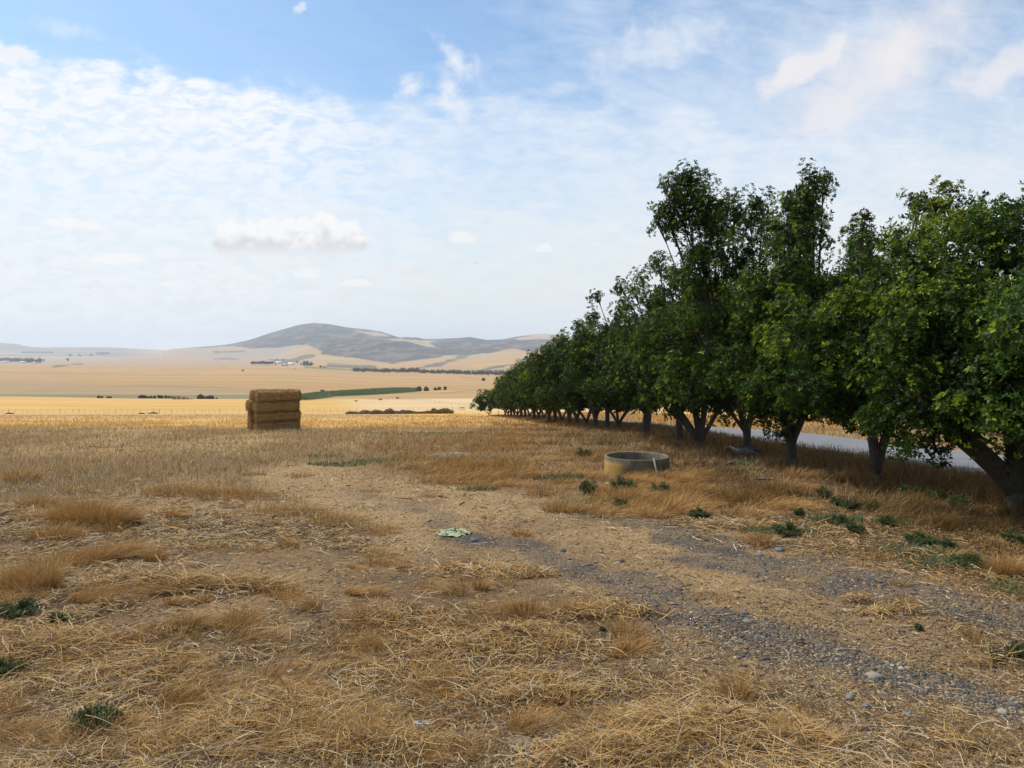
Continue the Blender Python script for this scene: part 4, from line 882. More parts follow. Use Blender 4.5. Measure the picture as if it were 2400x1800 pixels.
fc = np.array([(655-1200)/F*32.6, 32.6]); zb = float(H(np.array([fc[0]]), np.array([fc[1]]))[0])-.02
tiern = ['bottom', 'second from the bottom', 'third from the bottom', 'topmost']
for tier in range(4):
    for back in (0, 1):
        off = [(0.0, 0), (.02, .02), (-.03, -.02), (.03, .0)][tier]; sh = [-.10, -.12, -.15, -.05][tier]*back
        c = fc+ux*(off[0]+sh)+nb_*(BD/2+off[1]+back*(BD+.01))
        bale(BM[(tier*2+back) % 4], (c[0], c[1], zb+BH*(tier+.5)*.985), (R(random.uniform(-1, 1)), R([0, .4, -.5, .5][tier]), th+R(random.uniform(-1, 1))+(math.pi if (tier+back) % 2 else 0)),
             '%s hay bale in the %s row of the near stack' % (tiern[tier], 'rear' if back else 'front'), 'hay bales stacked in the near field')
BS = bale_mesh(9, simple=True); BS2 = BS
gx, gy, gz = ground(418, 936.0)
for tier in range(4):
    for k in range(2):
        bale(BS, (gx-2.2+k*2.4, gy, gz+BH*(tier+.5)), (0, 0, 0), '%s bale at the %s end of the distant square stack' % (tiern[tier], ['left', 'right'][k]), 'hay bales of the distant stack', twine=False)
for q, (ox, tier) in enumerate([(2.6, 0), (2.6, 1), (2.8, 2), (4.9, 0), (4.6, 1), (7.0, 0)]):
    bale(BS, (gx+ox, gy+.4, gz+BH*(tier+.5)), (0, 0, .3*q), ['lowest bale beside the distant stack', 'middle bale of the three beside the distant stack', 'dark bale topping the heap beside the distant stack', 'lower bale of the reddish pair right of the distant stack', 'upper bale of the reddish pair right of the distant stack', 'last single reddish bale furthest right of the distant stack'][q], 'loose bales beside the distant stack', twine=False)

# ------------------------------------------------------------------ concrete ring, stake
def ring():
    cx, cy, ro = RING; ri = ro-.065; zt = EYE-2.205; n = 96
    root = thing('concrete_ring', 'round weathered concrete well ring with orange lichen on its left side', 'concrete ring', (cx, cy, zt-.5))
    prof = [(ri, 0.0), (ri, .47), (ri+.012, .495), (ro-.012, .5), (ro, .485), (ro, .3), (ro, .1), (ro, -.1)]
    v = []; an = np.arange(n)*2*np.pi/n
    for r_, z_ in prof:
        w_ = (fbm(np.cos(an)*6+3, np.sin(an)*6+z_*3, 3, 4)-.5)*(.018 if z_ > .45 else .008)
        v.append(np.stack([np.cos(an)*(r_+w_), np.sin(an)*(r_+w_), z_+w_*(.5 if z_ > .4 else 0)], 1))
    v = np.concatenate(v); k = len(prof); i = np.arange(k-1)[:, None]*n; j = np.arange(n)[None]; j2 = (j+1) % n
    f = np.stack([i+j, i+j2, i+n+j2, i+n+j], -1).reshape(-1, 4)[:, ::-1]
    me = mesh_np('ring_wall', v, f, None, True)
    m, t, o = mat_new('concrete'); tc = t.new('ShaderNodeTexCoord'); P = tc.outputs['Object']; s = t.new('ShaderNodeSeparateXYZ'); t.l.new(P, s.inputs[0])
    n1 = t.noise(P, 5, 7, .65); n2 = t.noise(P, 34, 5, .7)
    c_ = t.mix(t.smooth(n1, .35, .65), (.10, .082, .05, 1), (.17, .145, .095, 1)); c_ = t.mix(t.m('MULTIPLY', t.smooth(n2, .5, .66), .7), c_, (.06, .055, .05, 1))
    lich = t.m('MULTIPLY', t.smooth(t.m('SUBTRACT', t.m('MULTIPLY', s.outputs[0], -1), t.m('MULTIPLY', n1, .3)), .1, .42), t.m('MULTIPLY', t.smooth(t.m('SUBTRACT', .46, s.outputs[2]), .0, .1), t.smooth(n2, .25, .5)))
    c_ = t.mix(t.m('MULTIPLY', lich, .8), c_, (.50, .28, .05, 1))
    shade_r = t.smooth(t.m('ADD', s.outputs[0], t.m('MULTIPLY', t.m('SUBTRACT', n1, .5), .2)), .30, .42)  # right side darkened below the rim: its shade painted into the concrete colour
    c_ = t.mix(t.m('MULTIPLY', t.m('MULTIPLY', shade_r, t.smooth(t.m('SUBTRACT', .44, s.outputs[2]), 0, .05)), .45), c_, (.075, .065, .06, 1))
    drip = t.noise(t.comb(t.m('MULTIPLY', s.outputs[0], 26), t.m('MULTIPLY', s.outputs[1], 26), t.m('MULTIPLY', s.outputs[2], 2)), 1, 3, .5)
    c_ = t.mix(t.m('MULTIPLY', t.smooth(drip, .6, .75), .5), c_, (.48, .45, .38, 1))
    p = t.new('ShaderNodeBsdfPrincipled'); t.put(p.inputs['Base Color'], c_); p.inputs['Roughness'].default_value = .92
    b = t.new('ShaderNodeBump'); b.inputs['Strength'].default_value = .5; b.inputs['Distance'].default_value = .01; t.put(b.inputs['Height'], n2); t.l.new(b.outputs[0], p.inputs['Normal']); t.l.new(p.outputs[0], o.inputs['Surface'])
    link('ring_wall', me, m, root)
    # lip stone bed inside
    g = Geo(); n_ = 260; r_ = .58*np.sqrt(RNG.random(n_)); a_ = RNG.random(n_)*6.283
    stones(g, r_*np.cos(a_), r_*np.sin(a_), np.full(n_, .01), .04+.05*RNG.random(n_), pick(n_, [2, 1, 3, .3, 2, .1], pal=SP)); g.build('rubble_bed', M_STONE, root)
    return zt
zt = ring()
def stick(name, label, cat, pts, r0, r1, col=(.16, .12, .085), knots=True, mat=None, n=7):
    pts = np.array(pts, float); c = pts.mean(0); g = Geo(); g.tube(pts-c, np.linspace(r0, r1, len(pts)), n, col, .15)
    o_ = g.build(name, mat or M_WOOD, None, True); o_.location = c; tag(o_, label, cat); return o_
yf = RING[1]-RING[2]
stick('wooden_stake', 'thin grey wooden stake leaning on the front of the concrete ring', 'stake', [((1546-1200)/F*14.62, 14.62, zt-.62), ((1539-1200)/F*14.78, 14.78, zt-.2), ((1532-1200)/F*14.92, 14.93, zt+.035)], .022, .017, (.24, .21, .17))
def on_ground(pts, lift=.03):
    o_ = []
    for px, py in pts:
        d = float(inv(py)); x_ = (px-1200)/F*d; o_.append((x_, d, float(H(np.array([x_]), np.array([d]))[0])+lift))
    return o_
stick('fallen_branch', 'dark branch lying in the bright green grass by the ibises', 'branch', on_ground([(1680, 1101), (1700, 1098), (1716, 1091), (1728, 1086)], .06), .02, .05, (.09, .09, .10))
stick('fallen_branch', 'short dark log right of the concrete ring', 'branch', on_ground([(1608, 1106), (1630, 1102), (1650, 1100)], .05), .03, .02, (.10, .08, .065))
stick('fallen_branch', 'long thin black stick below the third tree', 'branch', on_ground([(1765, 1134), (1800, 1131), (1830, 1134)], .05), .02, .012, (.06, .05, .045))
stick('fallen_branch', 'curved black stick below the second tree', 'branch', on_ground([(1868, 1138), (1905, 1139), (1945, 1148)], .06), .018, .01, (.06, .05, .045))
for q, (p_, lab) in enumerate([([(1870, 1190), (1890, 1196), (1910, 1204)], 'pale dry twig highest of those lying in the litter'), ([(1885, 1214), (1890, 1222), (1912, 1227)], 'hooked white twig in the litter under the trees'), ([(2030, 1247), (2045, 1262), (2065, 1268)], 'forked pale twig on bare soil by the bright weed'),
         ([(1945, 1275), (1958, 1285), (1968, 1296)], 'thin pale twig crossing the gravel edge'), ([(1803, 1216), (1820, 1216), (1832, 1220)], 'short pale twig left of the weed cluster')]):
    stick('dry_twig', lab, 'twig', on_ground(p_, .02), .009, .005, (.52, .40, .24), mat=M_STRAW, n=5)
stick('straw_stalk', 'single long pale stalk lying on sand at the bottom right', 'stalk', on_ground([(2102, 1718), (2165, 1733), (2243, 1757)], .012), .005, .003, (.66, .50, .26), mat=M_STRAW, n=5)
stick('orange_rope', 'flattened piece of orange red cord on the bare soil', 'cord', on_ground([(925, 1167), (945, 1169), (966, 1170)], .008), .012, .008, (.34, .09, .04), mat=M_PLAIN, n=5)
stick('orange_scrap', 'tiny orange scrap right of the orange cord', 'scrap', on_ground([(1029, 1166), (1036, 1165), (1044, 1168)], .012), .012, .008, (.33, .09, .045), mat=M_PLAIN, n=5)

# ------------------------------------------------------------------ crumpled cloth and scraps
def crumple(name, label, cat, px, py, sx_, sy_, h, col, seed, nn=44, fr=9):
    d = float(inv(py)); x0 = (px-1200)/F*d; z0_ = float(H(np.array([x0]), np.array([d]))[0])
    U, V = np.meshgrid(np.linspace(-1, 1, nn), np.linspace(-1, 1, nn), indexing='ij')
    an = np.arctan2(V, U); rr = np.maximum(np.abs(U), np.abs(V)); edge = .75+.45*fbm(np.cos(an)*1.6+seed, np.sin(an)*1.6, 3, seed)
    X = np.cos(an)*rr*edge*sx_; Y = np.sin(an)*rr*edge*sy_
    X = X+(fbm(U*3+seed, V*3, 3, seed+1)-.5)*sx_*.8; Y = Y+(fbm(U*3, V*3+seed, 3, seed+2)-.5)*sy_*.9
    rid = 1-np.abs(2*fbm(U*fr*.35+seed, V*fr*.35, 3, seed+3)-1); rid2 = 1-np.abs(2*fbm(U*fr*.9, V*fr*.9+seed, 3, seed+4)-1)
    Z = (rid**3*.7+rid2**3*.35)*h*(1-.65*rr**3)+.008
    v = np.stack([X, Y, Z], -1).reshape(-1, 3); i = np.arange(nn-1)[:, None]*nn; j = np.arange(nn-1)[None]; f = np.stack([i+j, i+nn+j, i+nn+j+1, i+j+1], -1).reshape(-1, 4)
    o_ = link(name, mesh_np(name, v, f, np.tile(col, (len(v), 1))*(.9+.2*RNG.random((len(v), 1)))), M_CLOTH); o_.location = (x0, d, z0_)
    md = o_.modifiers.new('thick', 'SOLIDIFY'); md.thickness = .002; tag(o_, label, cat)
M_CLOTH = mat_attr('thin_cloth', .7, .25, 0, 0, .3)
crumple('crumpled_cloth', 'crumpled pale green cloth lying on the bare track', 'cloth', 1062, 1251, .20, .15, .06, (.46, .50, .31), 3)
crumple('plastic_scrap', 'grey blue plastic scrap among the foreground straw', 'scrap', 990, 1705, .045, .035, .03, (.42, .46, .46), 5, 16)
crumple('plastic_scrap', 'small white scrap in the straw left of the picture centre', 'scrap', 680, 1582, .022, .022, .018, (.75, .72, .66), 7, 12)
crumple('plastic_scrap', 'thin yellowish husk lying on the straw below the track', 'scrap', 890, 1435, .03, .02, .01, (.66, .52, .26), 9, 12)
# single stones
def stone(px, py, s, flat, col, label, seed):
    rng = np.random.default_rng(seed); d = float(inv(py)); x0 = (px-1200)/F*d; z0_ = float(H(np.array([x0]), np.array([d]))[0])
    g = Geo(); n = 10; m_ = 6; ph = np.linspace(.12, np.pi-.12, m_); thh = np.arange(n)*2*np.pi/n
    v = np.stack([np.sin(ph)[:, None]*np.cos(thh)[None], np.sin(ph)[:, None]*np.sin(thh)[None], np.cos(ph)[:, None]*flat+0*thh[None]], -1)
    v = v*(.75+.5*rng.random((m_, n, 1))**.8)*s; i = np.arange(m_-1)[:, None]*n; j = np.arange(n)[None]; j2 = (j+1) % n
    f = np.stack([i+j, i+n+j, i+n+j2, i+j2], -1).reshape(-1, 4); caps = np.array([(0, a, a+1, a+2) for a in (1, 3, 5, 7)]); 
    g.add(v.reshape(-1, 3), np.concatenate([f, caps]), col); o_ = g.build('stone', M_STONE); o_.location = (x0, d, z0_+s*flat*.25); tag(o_, label, 'stone', 'larger stones on the track')
for q, a in enumerate([(1746, 1440, .030, .7, (.14, .14, .14), 'grey stone topping the pebbles right of the straw edge'), (1752, 1462, .032, .6, (.24, .21, .17), 'brown stone touching the grey one right of the straw edge'), (2050, 1597, .045, .5, (.26, .22, .17), 'flat brown stone in the lower gravel strip'),
    (2112, 1575, .022, .7, (.36, .33, .27), 'pale quartz stone in the lower gravel strip'), (2092, 1568, .015, .7, (.36, .33, .27), 'small white stone left of the pale quartz stone'), (2136, 1692, .042, .25, (.20, .20, .20), 'flat slate sunk in sand below the lower gravel strip'), (2350, 1680, .026, .7, (.34, .32, .27), 'pale lumpy stone near the bottom right corner'),
    (1990, 1650, .022, .8, (.18, .19, .21), 'round blue grey pebble alone on sand'), (2030, 1668, .02, .8, (.18, .19, .21), 'second round pebble right of the lone one'), (1826, 1291, .055, .5, (.13, .15, .19), 'dark slate chip at the head of the upper gravel strip'), (1780, 1300, .045, .5, (.13, .15, .19), 'dark stone left of the slate chip'),
    (1320, 1292, .035, .7, (.10, .11, .12), 'black stone on sand between the wheel tracks'), (1457, 1316, .03, .8, (.10, .11, .12), 'black stone further right between the wheel tracks'), (1112, 1267, .05, .6, (.11, .115, .13), 'dark stone just right of the green cloth')]): stone(*a, 500+q)
def slab(px, py, w_, d_, h, label):
    d = float(inv(py)); x0 = (px-1200)/F*d; z0_ = float(H(np.array([x0]), np.array([d]))[0]); bm = __import__('bmesh').new(); import bmesh
    bmesh.ops.create_cube(bm, size=1); 
    for v in bm.verts: v.co = Vector((v.co.x*w_, v.co.y*d_, v.co.z*h))
    bmesh.ops.subdivide_edges(bm, edges=bm.edges[:], cuts=5, use_grid_fill=True)
    for v in bm.verts: v.co += Vector([random.gauss(0, .0022) for _ in range(3)])
    bmesh.ops.bevel(bm, geom=[e for e in bm.edges if e.calc_face_angle(0) > 1.0], offset=.008, segments=2, affect='EDGES')
    me = bpy.data.meshes.new('stone_slab'); bm.to_mesh(me); bm.free(); a = me.color_attributes.new('col', 'FLOAT_COLOR', 'POINT')
    for k in range(len(me.vertices)): a.data[k].color = (.19, .135, .08, 1)
    o_ = link('stone_slab', me, M_STONE); o_.location = (x0, d, z0_-h*.5+.018); o_.rotation_euler = (0, 0, .25); tag(o_, label, 'slab')
slab(1222, 1752, .13, .13, .05, 'flat square sandy slab among straw at the bottom middle')

# ------------------------------------------------------------------ ibises
def skin(name, verts, edges, radii, mat, col, parent, sub=2):
    me = bpy.data.meshes.new(name); me.from_pydata(verts, edges, []); o_ = bpy.data.objects.new(name, me); C.objects.link(o_); o_.parent = parent
    sk = o_.modifiers.new('skin', 'SKIN'); sk.use_smooth_shade = True
    for k, r_ in enumerate(radii):
        me.skin_vertices[0].data[k].radius = r_ if isinstance(r_, tuple) else (r_, r_); me.skin_vertices[0].data[k].use_root = k == 0
    ss_ = o_.modifiers.new('sub', 'SUBSURF'); ss_.levels = sub; ss_.render_levels = sub; me.materials.append(mat); return o_
def flat_mat(name, col, col2, sc, rough=.7):
    m, t, o = mat_new(name); tc = t.new('ShaderNodeTexCoord'); n = t.noise(tc.outputs['Object'], sc, 4, .6); p = t.new('ShaderNodeBsdfPrincipled')
    t.put(p.inputs['Base Color'], t.mix(t.smooth(n, .35, .65), (*col, 1), (*col2, 1))); p.inputs['Roughness'].default_value = rough; t.l.new(p.outputs[0], o.inputs['Surface']); return m
M_IB = flat_mat('ibis_plumage', (.16, .14, .115), (.10, .095, .085), 14); M_IBD = flat_mat('ibis_dark_plumage', (.055, .05, .05), (.09, .07, .075), 12, .5); M_IBN = flat_mat('ibis_pale_neck', (.36, .30, .24), (.26, .21, .16), 20); M_BILL = flat_mat('ibis_bill', (.05, .04, .04), (.10, .04, .035), 20, .4)
def ibis(label, px, py, mb, mn, rz, head_up, loc_d=None):
    d = loc_d or float(inv(py)); x0 = (px-1200)/F*d; z0_ = float(H(np.array([x0]), np.array([d]))[0])
    root = thing('ibis', label, 'bird', (x0, d, z0_), rz, 'ibises under the trees'); h = .27
    skin('body', [(0, 0, h), (.10, 0, h-.005), (.20, 0, h-.015), (.30, 0, h-.035), (.38, 0, h-.055), (-.10, 0, h+.005), (-.17, 0, h+.03), (-.215, 0, h+.085), (-.245, 0, h+.10+head_up*.5), (-.275, 0, h+.125+head_up), (-.31, 0, h+.125+head_up)],
         [(0, 1), (1, 2), (2, 3), (3, 4), (0, 5), (5, 6), (6, 7), (7, 8), (8, 9), (9, 10)], [.085, .085, .07, (.05, .03), (.03, .012), .08, .052, .03, .024, .03, .020], mb, None, root)
    skin('neck_feathers', [(-.165, 0, h+.028), (-.213, 0, h+.083), (-.243, 0, h+.10+head_up*.5), (-.268, 0, h+.122+head_up)], [(0, 1), (1, 2), (2, 3)], [.054, .034, .028, .028], mn, None, root, 1)
    g = Geo(); p = bez((-.325, 0, h+.125+head_up), (-.39, 0, h+.12+head_up), (-.44, 0, h+.05+head_up), 7); g.tube(p, np.linspace(.011, .004, 7), 6, (.05, .04, .04)); o_ = g.build('bill', M_BILL, root, True)
    for s in (-1, 1):
        g = Geo(); g.tube([(.02, s*.035, h-.06), (.03, s*.035, h-.13), (.005, s*.035, .01)], [.013, .007, .006], 6, (.1, .06, .05)); g.tube([(.03, s*.035, .008), (-.05, s*.04, .006)], [.006, .004], 5); g.tube([(0, s*.035, .008), (-.04, s*.06, .006)], [.006, .004], 5); g.build('leg', M_BILL, root, True)
    for s in (-1, 1):
        g = Geo(); U = np.linspace(0, 1, 9); V = np.linspace(-1, 1, 6); UU, VV = np.meshgrid(U, V, indexing='ij')
        X = -.10+UU*.46; Wd = .075*np.sin(np.pi*np.clip(UU*.85+.12, 0, 1))+.008; Z = h+.025+VV*Wd-UU*.065; Y = s*(.088*np.sqrt(np.clip(1-(VV*.75)**2, 0, 1))*(1-.55*UU)+.004)
        i = np.arange(8)[:, None]*6; j = np.arange(5)[None]; g.add(np.stack([X, Y, Z], -1), np.stack([i+j, i+6+j, i+7+j, i+j+1], -1)); w__ = g.build('wing', mb, root, True); md = w__.modifiers.new('t', 'SOLIDIFY'); md.thickness = .008
    return root
ibis('grey brown ibis with a pale neck, in front of the dark one', 1738, 1084, M_IB, M_IBN, .05, -.01)
ibis('dark ibis standing behind the pale necked one by the tree trunk', 1757, 1074, M_IBD, M_IBD, -.08, .09)

# ------------------------------------------------------------------ fences, posts, gate frame
def fence(label, pts, step_px, hgt=1.2, wd=.07, jit=.35):
    P = []
    for (a, b), (c_, d_) in zip(pts[:-1], pts[1:]):
        n = max(1, int(abs(c_-a)/step_px))
        for k in range(n): P.append((a+(c_-a)*k/n, b+(d_-b)*k/n))
    P.append(pts[-1]); W_ = [ground(a, b, 60) for a, b in P]
    root = thing('wire_fence', label, 'fence', W_[0]); o0 = np.array(W_[0]); g = Geo(); g.tube([(0, 0, -.2), (0, 0, hgt)], [wd*.55, wd*.5], 6, (.15, .10, .07)); me = None
    W_ = [np.array(q) for q in W_]
    for k, q in enumerate(W_[:99]):
        if me is None: o_ = g.build('post', M_WOOD, root); me = o_.data
        else: o_ = link('post', me, None, root)
        o_.location = q-o0+np.array([random.uniform(-jit, jit), 0, 0]); s_ = random.choice([.6, .6, .8, 1.5]); o_.scale = (s_, s_, random.uniform(.8, 1.08)); o_.rotation_euler = (0, random.uniform(-.05, .05), 0)
    g = Geo()
    for hh_ in (.35, .7, 1.05): g.tube([q-o0+np.array([0, 0, hh_]) for q in W_], .012, 4, (.2, .18, .16))
    g.build('wire', M_WOOD, root)
fence('long wire fence with thin wooden posts crossing the golden field', [(-80, 968), (300, 968), (560, 967), (820, 966), (1060, 961), (1180, 960)], 14.2)
fence('wire fence running right and nearer across the pale field', [(862, 938), (955, 937.5), (1010, 943), (1060, 948), (1150, 957)], 7.0, 1.25, .09)
for a, b, lab in ((1151, 974.8, 'thin dark post standing alone left of the tree row'), (1168, 974.8, 'dark reddish post beside the first tree of the row end')):
    q = ground(a, b, 60); g = Geo(); g.tube([(0, 0, -.2), (0, 0, .4), (.01, 0, .85)], [.05, .045, .045], 8, (.20, .09, .05)); o_ = g.build('post', M_WOOD, None, True); o_.name = 'fence_post'; o_.location = q; tag(o_, lab, 'post')
q = ground(1083, 962.0, 60); root = thing('gate_frame', 'low brown timber frame standing by the field fence', 'frame', q)
for sx_ in (-.6, .0, .6): g = Geo(); g.box(sx_-.07, sx_+.07, -.07, .07, -.2, .86, (.17, .10, .06)); g.build('leg', M_WOOD, root)
g = Geo(); g.box(-.75, .75, -.1, .1, .86, 1.0, (.17, .10, .06)); g.build('crossbar', M_WOOD, root)

# ------------------------------------------------------------------ cattle
M_COW = flat_mat('black_hide', (.018, .016, .015), (.03, .025, .02), 3)
def cow(label, px, py, rz, graze, sc=1.0):
    q = ground(px, py, 60); root = thing('cow', label, 'cow', q, rz, 'cattle on the pale field', sc)
    hz_ = (1.0, .55) if graze else (1.25, 1.3)
    skin('body', [(0, 0, 1.0), (.45, 0, 1.0), (.75, 0, 1.02), (-.45, 0, 1.03), (-.7, 0, 1.05), (-.95, 0, hz_[0]), (-1.2, 0, hz_[1]), (-1.4, 0, hz_[1]-.12), (-.5, .18, .75), (-.52, .18, .35), (-.5, .18, .02), (-.5, -.18, .75), (-.46, -.18, .35), (-.5, -.18, .02),
          (.62, .18, .75), (.7, .18, .42), (.64, .18, .02), (.62, -.18, .75), (.7, -.18, .42), (.64, -.18, .02), (.9, 0, .9), (.92, 0, .5)],
         [(0, 1), (1, 2), (0, 3), (3, 4), (4, 5), (5, 6), (6, 7), (3, 8), (8, 9), (9, 10), (3, 11), (11, 12), (12, 13), (2, 14), (14, 15), (15, 16), (2, 17), (17, 18), (18, 19), (2, 20), (20, 21)],
         [.36, .36, .3, .34, .26, .18, .15, .09, .13, .07, .06, .13, .07, .06, .15, .08, .06, .15, .08, .06, .04, .025], M_COW, None, root, 1)
cow('black cow standing higher up the pale slope', 932, 936, .6, False, .95); cow('black cow grazing at the start of the thin fence', 892, 939.5, .2, True, .9)
q = ground(835, 941, 60); root = thing('cow', 'dark cow lying down left of the grazing cow', 'cow', q, 0, 'cattle on the pale field', .9)
skin('body', [(0, 0, .3), (.5, 0, .3), (.85, 0, .26), (-.5, 0, .34), (-.85, 0, .5), (-1.1, 0, .5)], [(0, 1), (1, 2), (0, 3), (3, 4), (4, 5)], [.32, .3, .18, .28, .15, .09], M_COW, None, root, 1)

# ------------------------------------------------------------------ far trees, bushes, farm
def far_tree_mesh(seed, h, r, z0, n=420, L=.9, blue=False):
    rng = np.random.default_rng(seed); g = Geo(); cl = [(rng.normal(size=3)*np.array([r*.38, r*.38, (h-z0)*.2])+np.array([0, 0, (h+z0)/2]), r*rng.uniform(.35, .6)) for _ in range(9)]
    for c, rr in cl:
        d = rng.normal(size=(n//9, 3)); d /= np.linalg.norm(d, axis=1, keepdims=True); tp = c+d*rr*(.6+.4*rng.random((len(d), 1))); tp = tp[(tp[:, 2] > z0*.8)]
        leaves(g, tp, d[:len(tp)], L, L*.6, 4, 0, (.040, .060, .028), rng=rng, lit=(.075, .10, .045))
    t_ = Geo(); t_.tube([(0, 0, -.5), (0, 0, z0), (.1, 0, h*.6)], [r*.09, r*.07, r*.03], 6, (.22, .18, .14))
    return (mesh_np('crown', np.concatenate(g.v), np.concatenate(g.f), np.concatenate(g.c)), mesh_np('trunk', np.concatenate(t_.v), np.concatenate(t_.f), np.concatenate(t_.c)))
FT = [far_tree_mesh(s, 8, 4.2, .9) for s in (1, 2, 3)]; GUM = [far_tree_mesh(s, 12, 4.0, 5.0, 420, 1.0) for s in (4, 5)]
BU = [far_tree_mesh(s, 2.2, 1.5, .1, 500, .32) for s in (6, 7)]
def far_tree(px, py, meshes, sc, label, group, name='tree', cat='tree', lo=60):
    q = ground(px, py, lo); k = random.randrange(len(meshes)); root = thing(name, label, cat, (q[0], q[1], q[2]-.1), random.uniform(0, 6.28), group, sc)
    link('crown', meshes[k][0], M_FAR, root); link('trunk', meshes[k][1], M_BARK, root); return root
px = 830.0
while px < 1235:
    base = np.interp(px, [830, 900, 1000, 1100, 1240], [871, 873, 875, 878, 881]); far_tree(px, base+random.uniform(-.6, .6), FT, random.uniform(.75, 1.05)*(1.3 if 925 < px < 985 and random.random() < .4 else 1), 'round dark tree in the long belt below the tan slopes', 'trees of the distant belt')
    px += random.uniform(3.0, 6.0)
for a in range(14): far_tree(590+a*3.6+random.uniform(-.8, .8), 857+random.uniform(-.4, .4), GUM, random.uniform(.85, 1.05), 'tall gum tree in the clump left of the farm sheds', 'gum trees by the farm')
for a, b, s in ((713, 858.5, 1.5), (720, 859, 1.6), (728, 858, 1.3), (697, 851, .9), (664, 846, .9), (650, 845, .8), (645, 856, .5), (662, 858, .5), (673, 858, .5), (752, 862, .7), (759, 863, .6), (765, 863, .5), (633, 845, .8)): far_tree(a, b, FT, s, 'dark tree standing around the farm sheds', 'trees around the farm sheds')
for a in range(26): far_tree(-4+a*3.9+random.uniform(-1, 1), 846+a*.2+random.uniform(-.5, 1.5), FT, random.uniform(1.3, 2.2), 'dark tree in the clump at the left edge of the plain', 'trees at the left edge of the plain')
for a in range(22): far_tree(52+a*3.4, 828.5, FT, random.uniform(1.8, 2.6), 'tree in the thin far row on the left horizon', 'far row on the left horizon')
for a, b, s, lab in ((164, 836, 2.6, 'left of the pair of lone round trees on the far plain'), (187, 837, 2.3, 'right of the pair of lone round trees on the far plain'), (213, 835, 2.4, 'lone tree between the pair and the small grove'), (159, 847, 1.5, 'small lone tree below the pair on the far plain')): far_tree(a, b, FT, s, lab, None)
for a in range(9): far_tree(228+a*3.2, 831.5, FT, 2.6, 'tree in the small oval grove on the far plain', 'small oval grove')
for a, b, s, lab in ((525, 858.5, 1.1, 'left of three lone dark bushes on the middle plain'), (569, 870, 1.2, 'middle of three lone dark bushes, nearest of them'), (691, 866, .9, 'right of three lone dark bushes below the farm'), (1133, 893, 1.8, 'lone dark bush on the slope left of the tree row'), (1043, 914, 1.2, 'round bush at the right end of the green reeds'),
                     (997, 916.5, 1.7, 'broad dark bush rising at the right end of the reeds'), (1020, 915, 1.2, 'small shrub between the two reed end bushes'), (978, 917.5, 1.5, 'brown shrub at the edge of the reeds'), (1030, 914, 1.1, 'tiny shrub beside the round reed end bush'), (756, 922, 1.2, 'dark bush standing up at the back of the reeds'),
                     (984, 917, 1.9, 'thin tall shrub left of the broad reed end bush')): far_tree(a, b, BU, s, lab, None, 'bush', 'bush')
for a, s in ((218, 1.1), (224, .8), (240, .9), (245, .7), (314, .9), (322, 1.5), (328, 1.4), (335, 1.0), (343, 1.1), (352, 1.2), (361, 1.2), (369, 1.3), (377, 1.1), (385, .9), (392, .8), (455, 1.2), (461, 2.0), (467, 1.4), (474, 1.0), (482, 1.5), (488, 1.5), (498, .7)):
    s *= .62
    q = ground(a, 933.5 if a < 400 else 935.5, 300); root = thing('bush', 'dark green bush along the hollow behind the golden field', 'bush', (q[0], q[1]+6, q[2]-.4), 0, 'bushes in the hollow', s*1.1); k = random.randrange(2); link('crown', BU[k][0], M_FAR, root); link('trunk', BU[k][1], M_BARK, root)
for a, b, s, lab in ((22, 970, .9, 'low dark heap by the fence near the left edge'), (332, 970, .7, 'small dark heap left of the pair by the fence'), (359, 969.5, 1.1, 'larger dark heap by the fence left of the bales')):
    q = ground(a, b, 60); g = Geo(); n = 160; th_ = RNG.random(n)*6.283; r_ = np.sqrt(RNG.random(n))*s*1.3; stones(g, r_*np.cos(th_), r_*np.sin(th_)*.5, .28*s*(1-(r_/s/1.3)**2), np.full(n, .16), pick(n, [1, 0, 2, 0, .5, 0], pal=SP)*.35); o_ = g.build('dark_heap', M_STONE); o_.location = q; tag(o_, lab, 'heap')
# brushwood bank behind the near field
g = Geo()
for px_ in np.arange(812, 1058, 1.6):
    q = np.array(ground(px_, 971-.006*(px_-812), 60)); hh_ = .12+1.5*max(0, fbm(np.array([px_/16.]), np.array([1.]), 3, 81)[0]-.25)*(1 if px_ < 960 or px_ > 990 else .4)
    n = 60; d_ = RNG.normal(size=(n, 3)); d_ /= np.linalg.norm(d_, axis=1, keepdims=True); tp = q+d_*np.array([.5, .8, hh_*.8])*(.5+.5*RNG.random((n, 1)))+np.array([0, 1.2, hh_*.3])
    dk = RNG.random() < .3; leaves(g, tp, d_, .32, .10, 4, 0, (.12, .075, .04) if dk else (.24, .15, .07), lit=(.17, .11, .055) if dk else (.38, .25, .12))
tag(g.build('brushwood_bank', M_STRAW), 'long low bank of brown dead brush behind the near field', 'brush', kind='stuff')
for a, s, lab in ((1016, .5, 'dark green bush growing in the dead brush bank'), (1048, .5, 'dark spiky bush at the right end of the brush bank')):
    far_tree(a, 969, BU, s, lab, None, 'bush', 'bush')
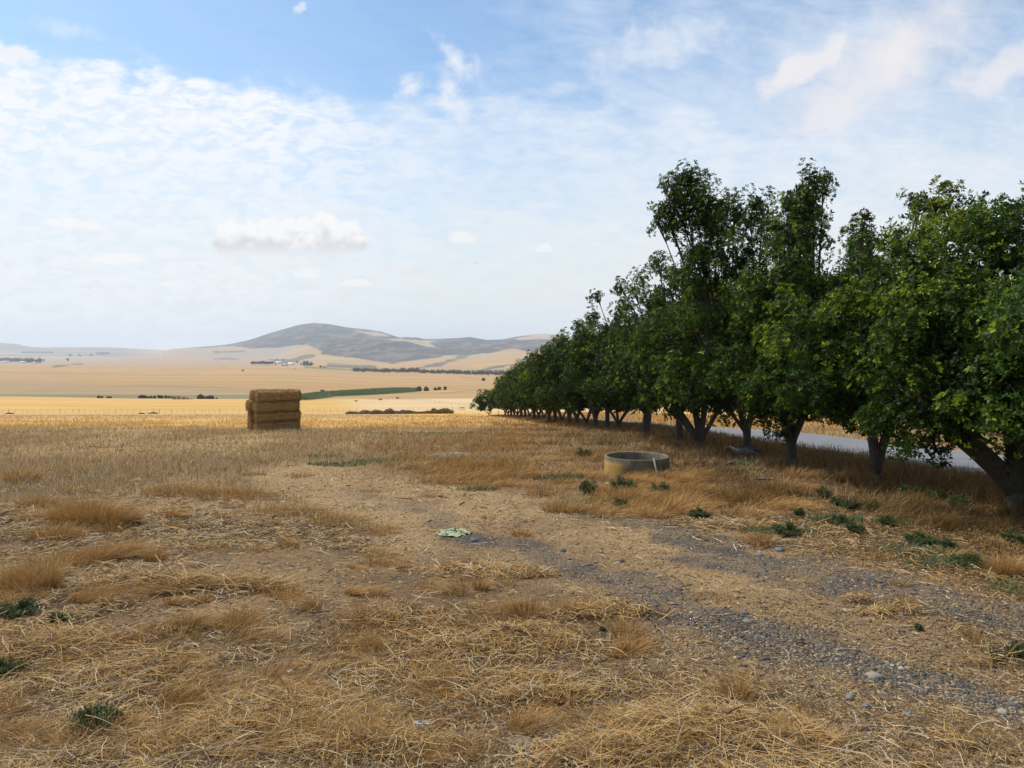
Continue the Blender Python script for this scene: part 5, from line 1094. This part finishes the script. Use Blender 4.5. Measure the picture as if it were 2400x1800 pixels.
# reeds
g = Geo()
GRp = [(702, 940), (702, 931), (740, 925), (816, 920), (911, 914), (972, 914), (972, 918.5), (880, 925), (785, 929), (740, 936)]
n = 0; pts = []
while len(pts) < 2600:
    a = random.uniform(700, 975); b = random.uniform(913, 940)
    if inpoly(np.array([a]), np.array([b]), GRp)[0]: pts.append((a, b))
pts = np.array(pts); tabd = np.exp(np.linspace(math.log(380), math.log(800), 500)); 
for a, b in pts[::1]:
    u = (a-1200)/F; zz = H(u*tabd, tabd); v = HOR+F*(EYE-zz)/tabd; k = int(np.argmax(v <= b)); q = np.array([u*tabd[k], tabd[k], zz[k]]); m_ = 12
    tp = q+np.stack([RNG.normal(size=m_)*1.6, RNG.normal(size=m_)*2.5, .3+1.5*RNG.random(m_)], 1); ax = RNG.normal(size=(m_, 3))*.35+np.array([0, 0, 1]); leaves(g, tp, ax, .9, .22, 3, 0, (.10, .15, .055), lit=(.19, .24, .09))
tag(g.build('reeds', M_FAR), 'winding strip of green reeds along the valley stream', 'reeds', kind='stuff')
# farm sheds
def shed(label, px, py, L, W, h, rz, roofc):
    q = ground(px, py, 900); root = thing('farm_shed', label, 'farm building', q, rz)
    g = Geo(); g.box(-L/2, L/2, -W/2, W/2, -1, h, (.62, .60, .56)); g.build('wall', M_PLAIN, root)
    g = Geo(); rh = W*.28; e = .5; v = [(-L/2-e, -W/2-e, h-.1), (L/2+e, -W/2-e, h-.1), (L/2+e, 0, h+rh), (-L/2-e, 0, h+rh), (-L/2-e, W/2+e, h-.1), (L/2+e, W/2+e, h-.1)]; v2 = [(a, b, c_+.15) for a, b, c_ in v]
    g.add(v+v2, [(0, 1, 2, 3), (3, 2, 5, 4), (6, 9, 8, 7), (9, 10, 11, 8), (0, 6, 7, 1), (4, 5, 11, 10), (0, 3, 9, 6), (3, 4, 10, 9), (1, 7, 8, 2), (2, 8, 11, 5)], roofc); g.build('roof', M_PLAIN, root)
    for k in (-.25, .2): g = Geo(); g.box(L*k-1.3, L*k+1.3, -W/2-.12, -W/2-.02, 0, h*.75, (.10, .09, .08)); g.build('door', M_PLAIN, root)
shed('long white roofed farm shed right of the gum trees', 654, 851.5, 17, 9, 3.4, .05, (.85, .86, .88)); shed('bright roofed farm shed furthest right of the farm', 683, 854.5, 17, 9, 3.2, 0, (.88, .89, .90)); shed('small grey farmhouse below the bright roofed shed', 667, 857, 9, 7, 2.8, .1, (.55, .55, .55))
for a, b, lab in ((12, 850, 'white roofed building among trees at the left edge'), (55, 851, 'second pale building in the left edge trees'), (86, 852, 'third small pale building at the end of the left edge trees')): shed(lab, a, b, 20, 10, 3.5, .1, (.55, .56, .57))
# two birds far up in the sky
for (px_, py_, d_, lab) in ((210, 675, 150, 'tiny bird flying in the sky at the left'), (1115, 618, 150, 'tiny bird flying in the sky above the hills')):
    root = thing('flying_bird', lab, 'bird', ((px_-1200)/F*d_, d_, EYE+(HOR-py_)/F*d_), .5)
    skin('body', [(-.16, 0, 0), (0, 0, 0), (.13, 0, .01)], [(0, 1), (1, 2)], [.02, .045, .03], M_COW, None, root, 1)
    for s in (-1, 1):
        g = Geo(); g.add([(-.06, s*.02, .01), (.06, s*.02, .01), (.03, s*.17, .06), (-.05, s*.17, .06)], [(0, 1, 2, 3)]); g.add([(-.05, s*.17, .06), (.03, s*.17, .06), (-.04, s*.33, .03), (-.06, s*.33, .03)], [(0, 1, 2, 3)]); w__ = g.build('wing', M_COW, root); md = w__.modifiers.new('t', 'SOLIDIFY'); md.thickness = .008
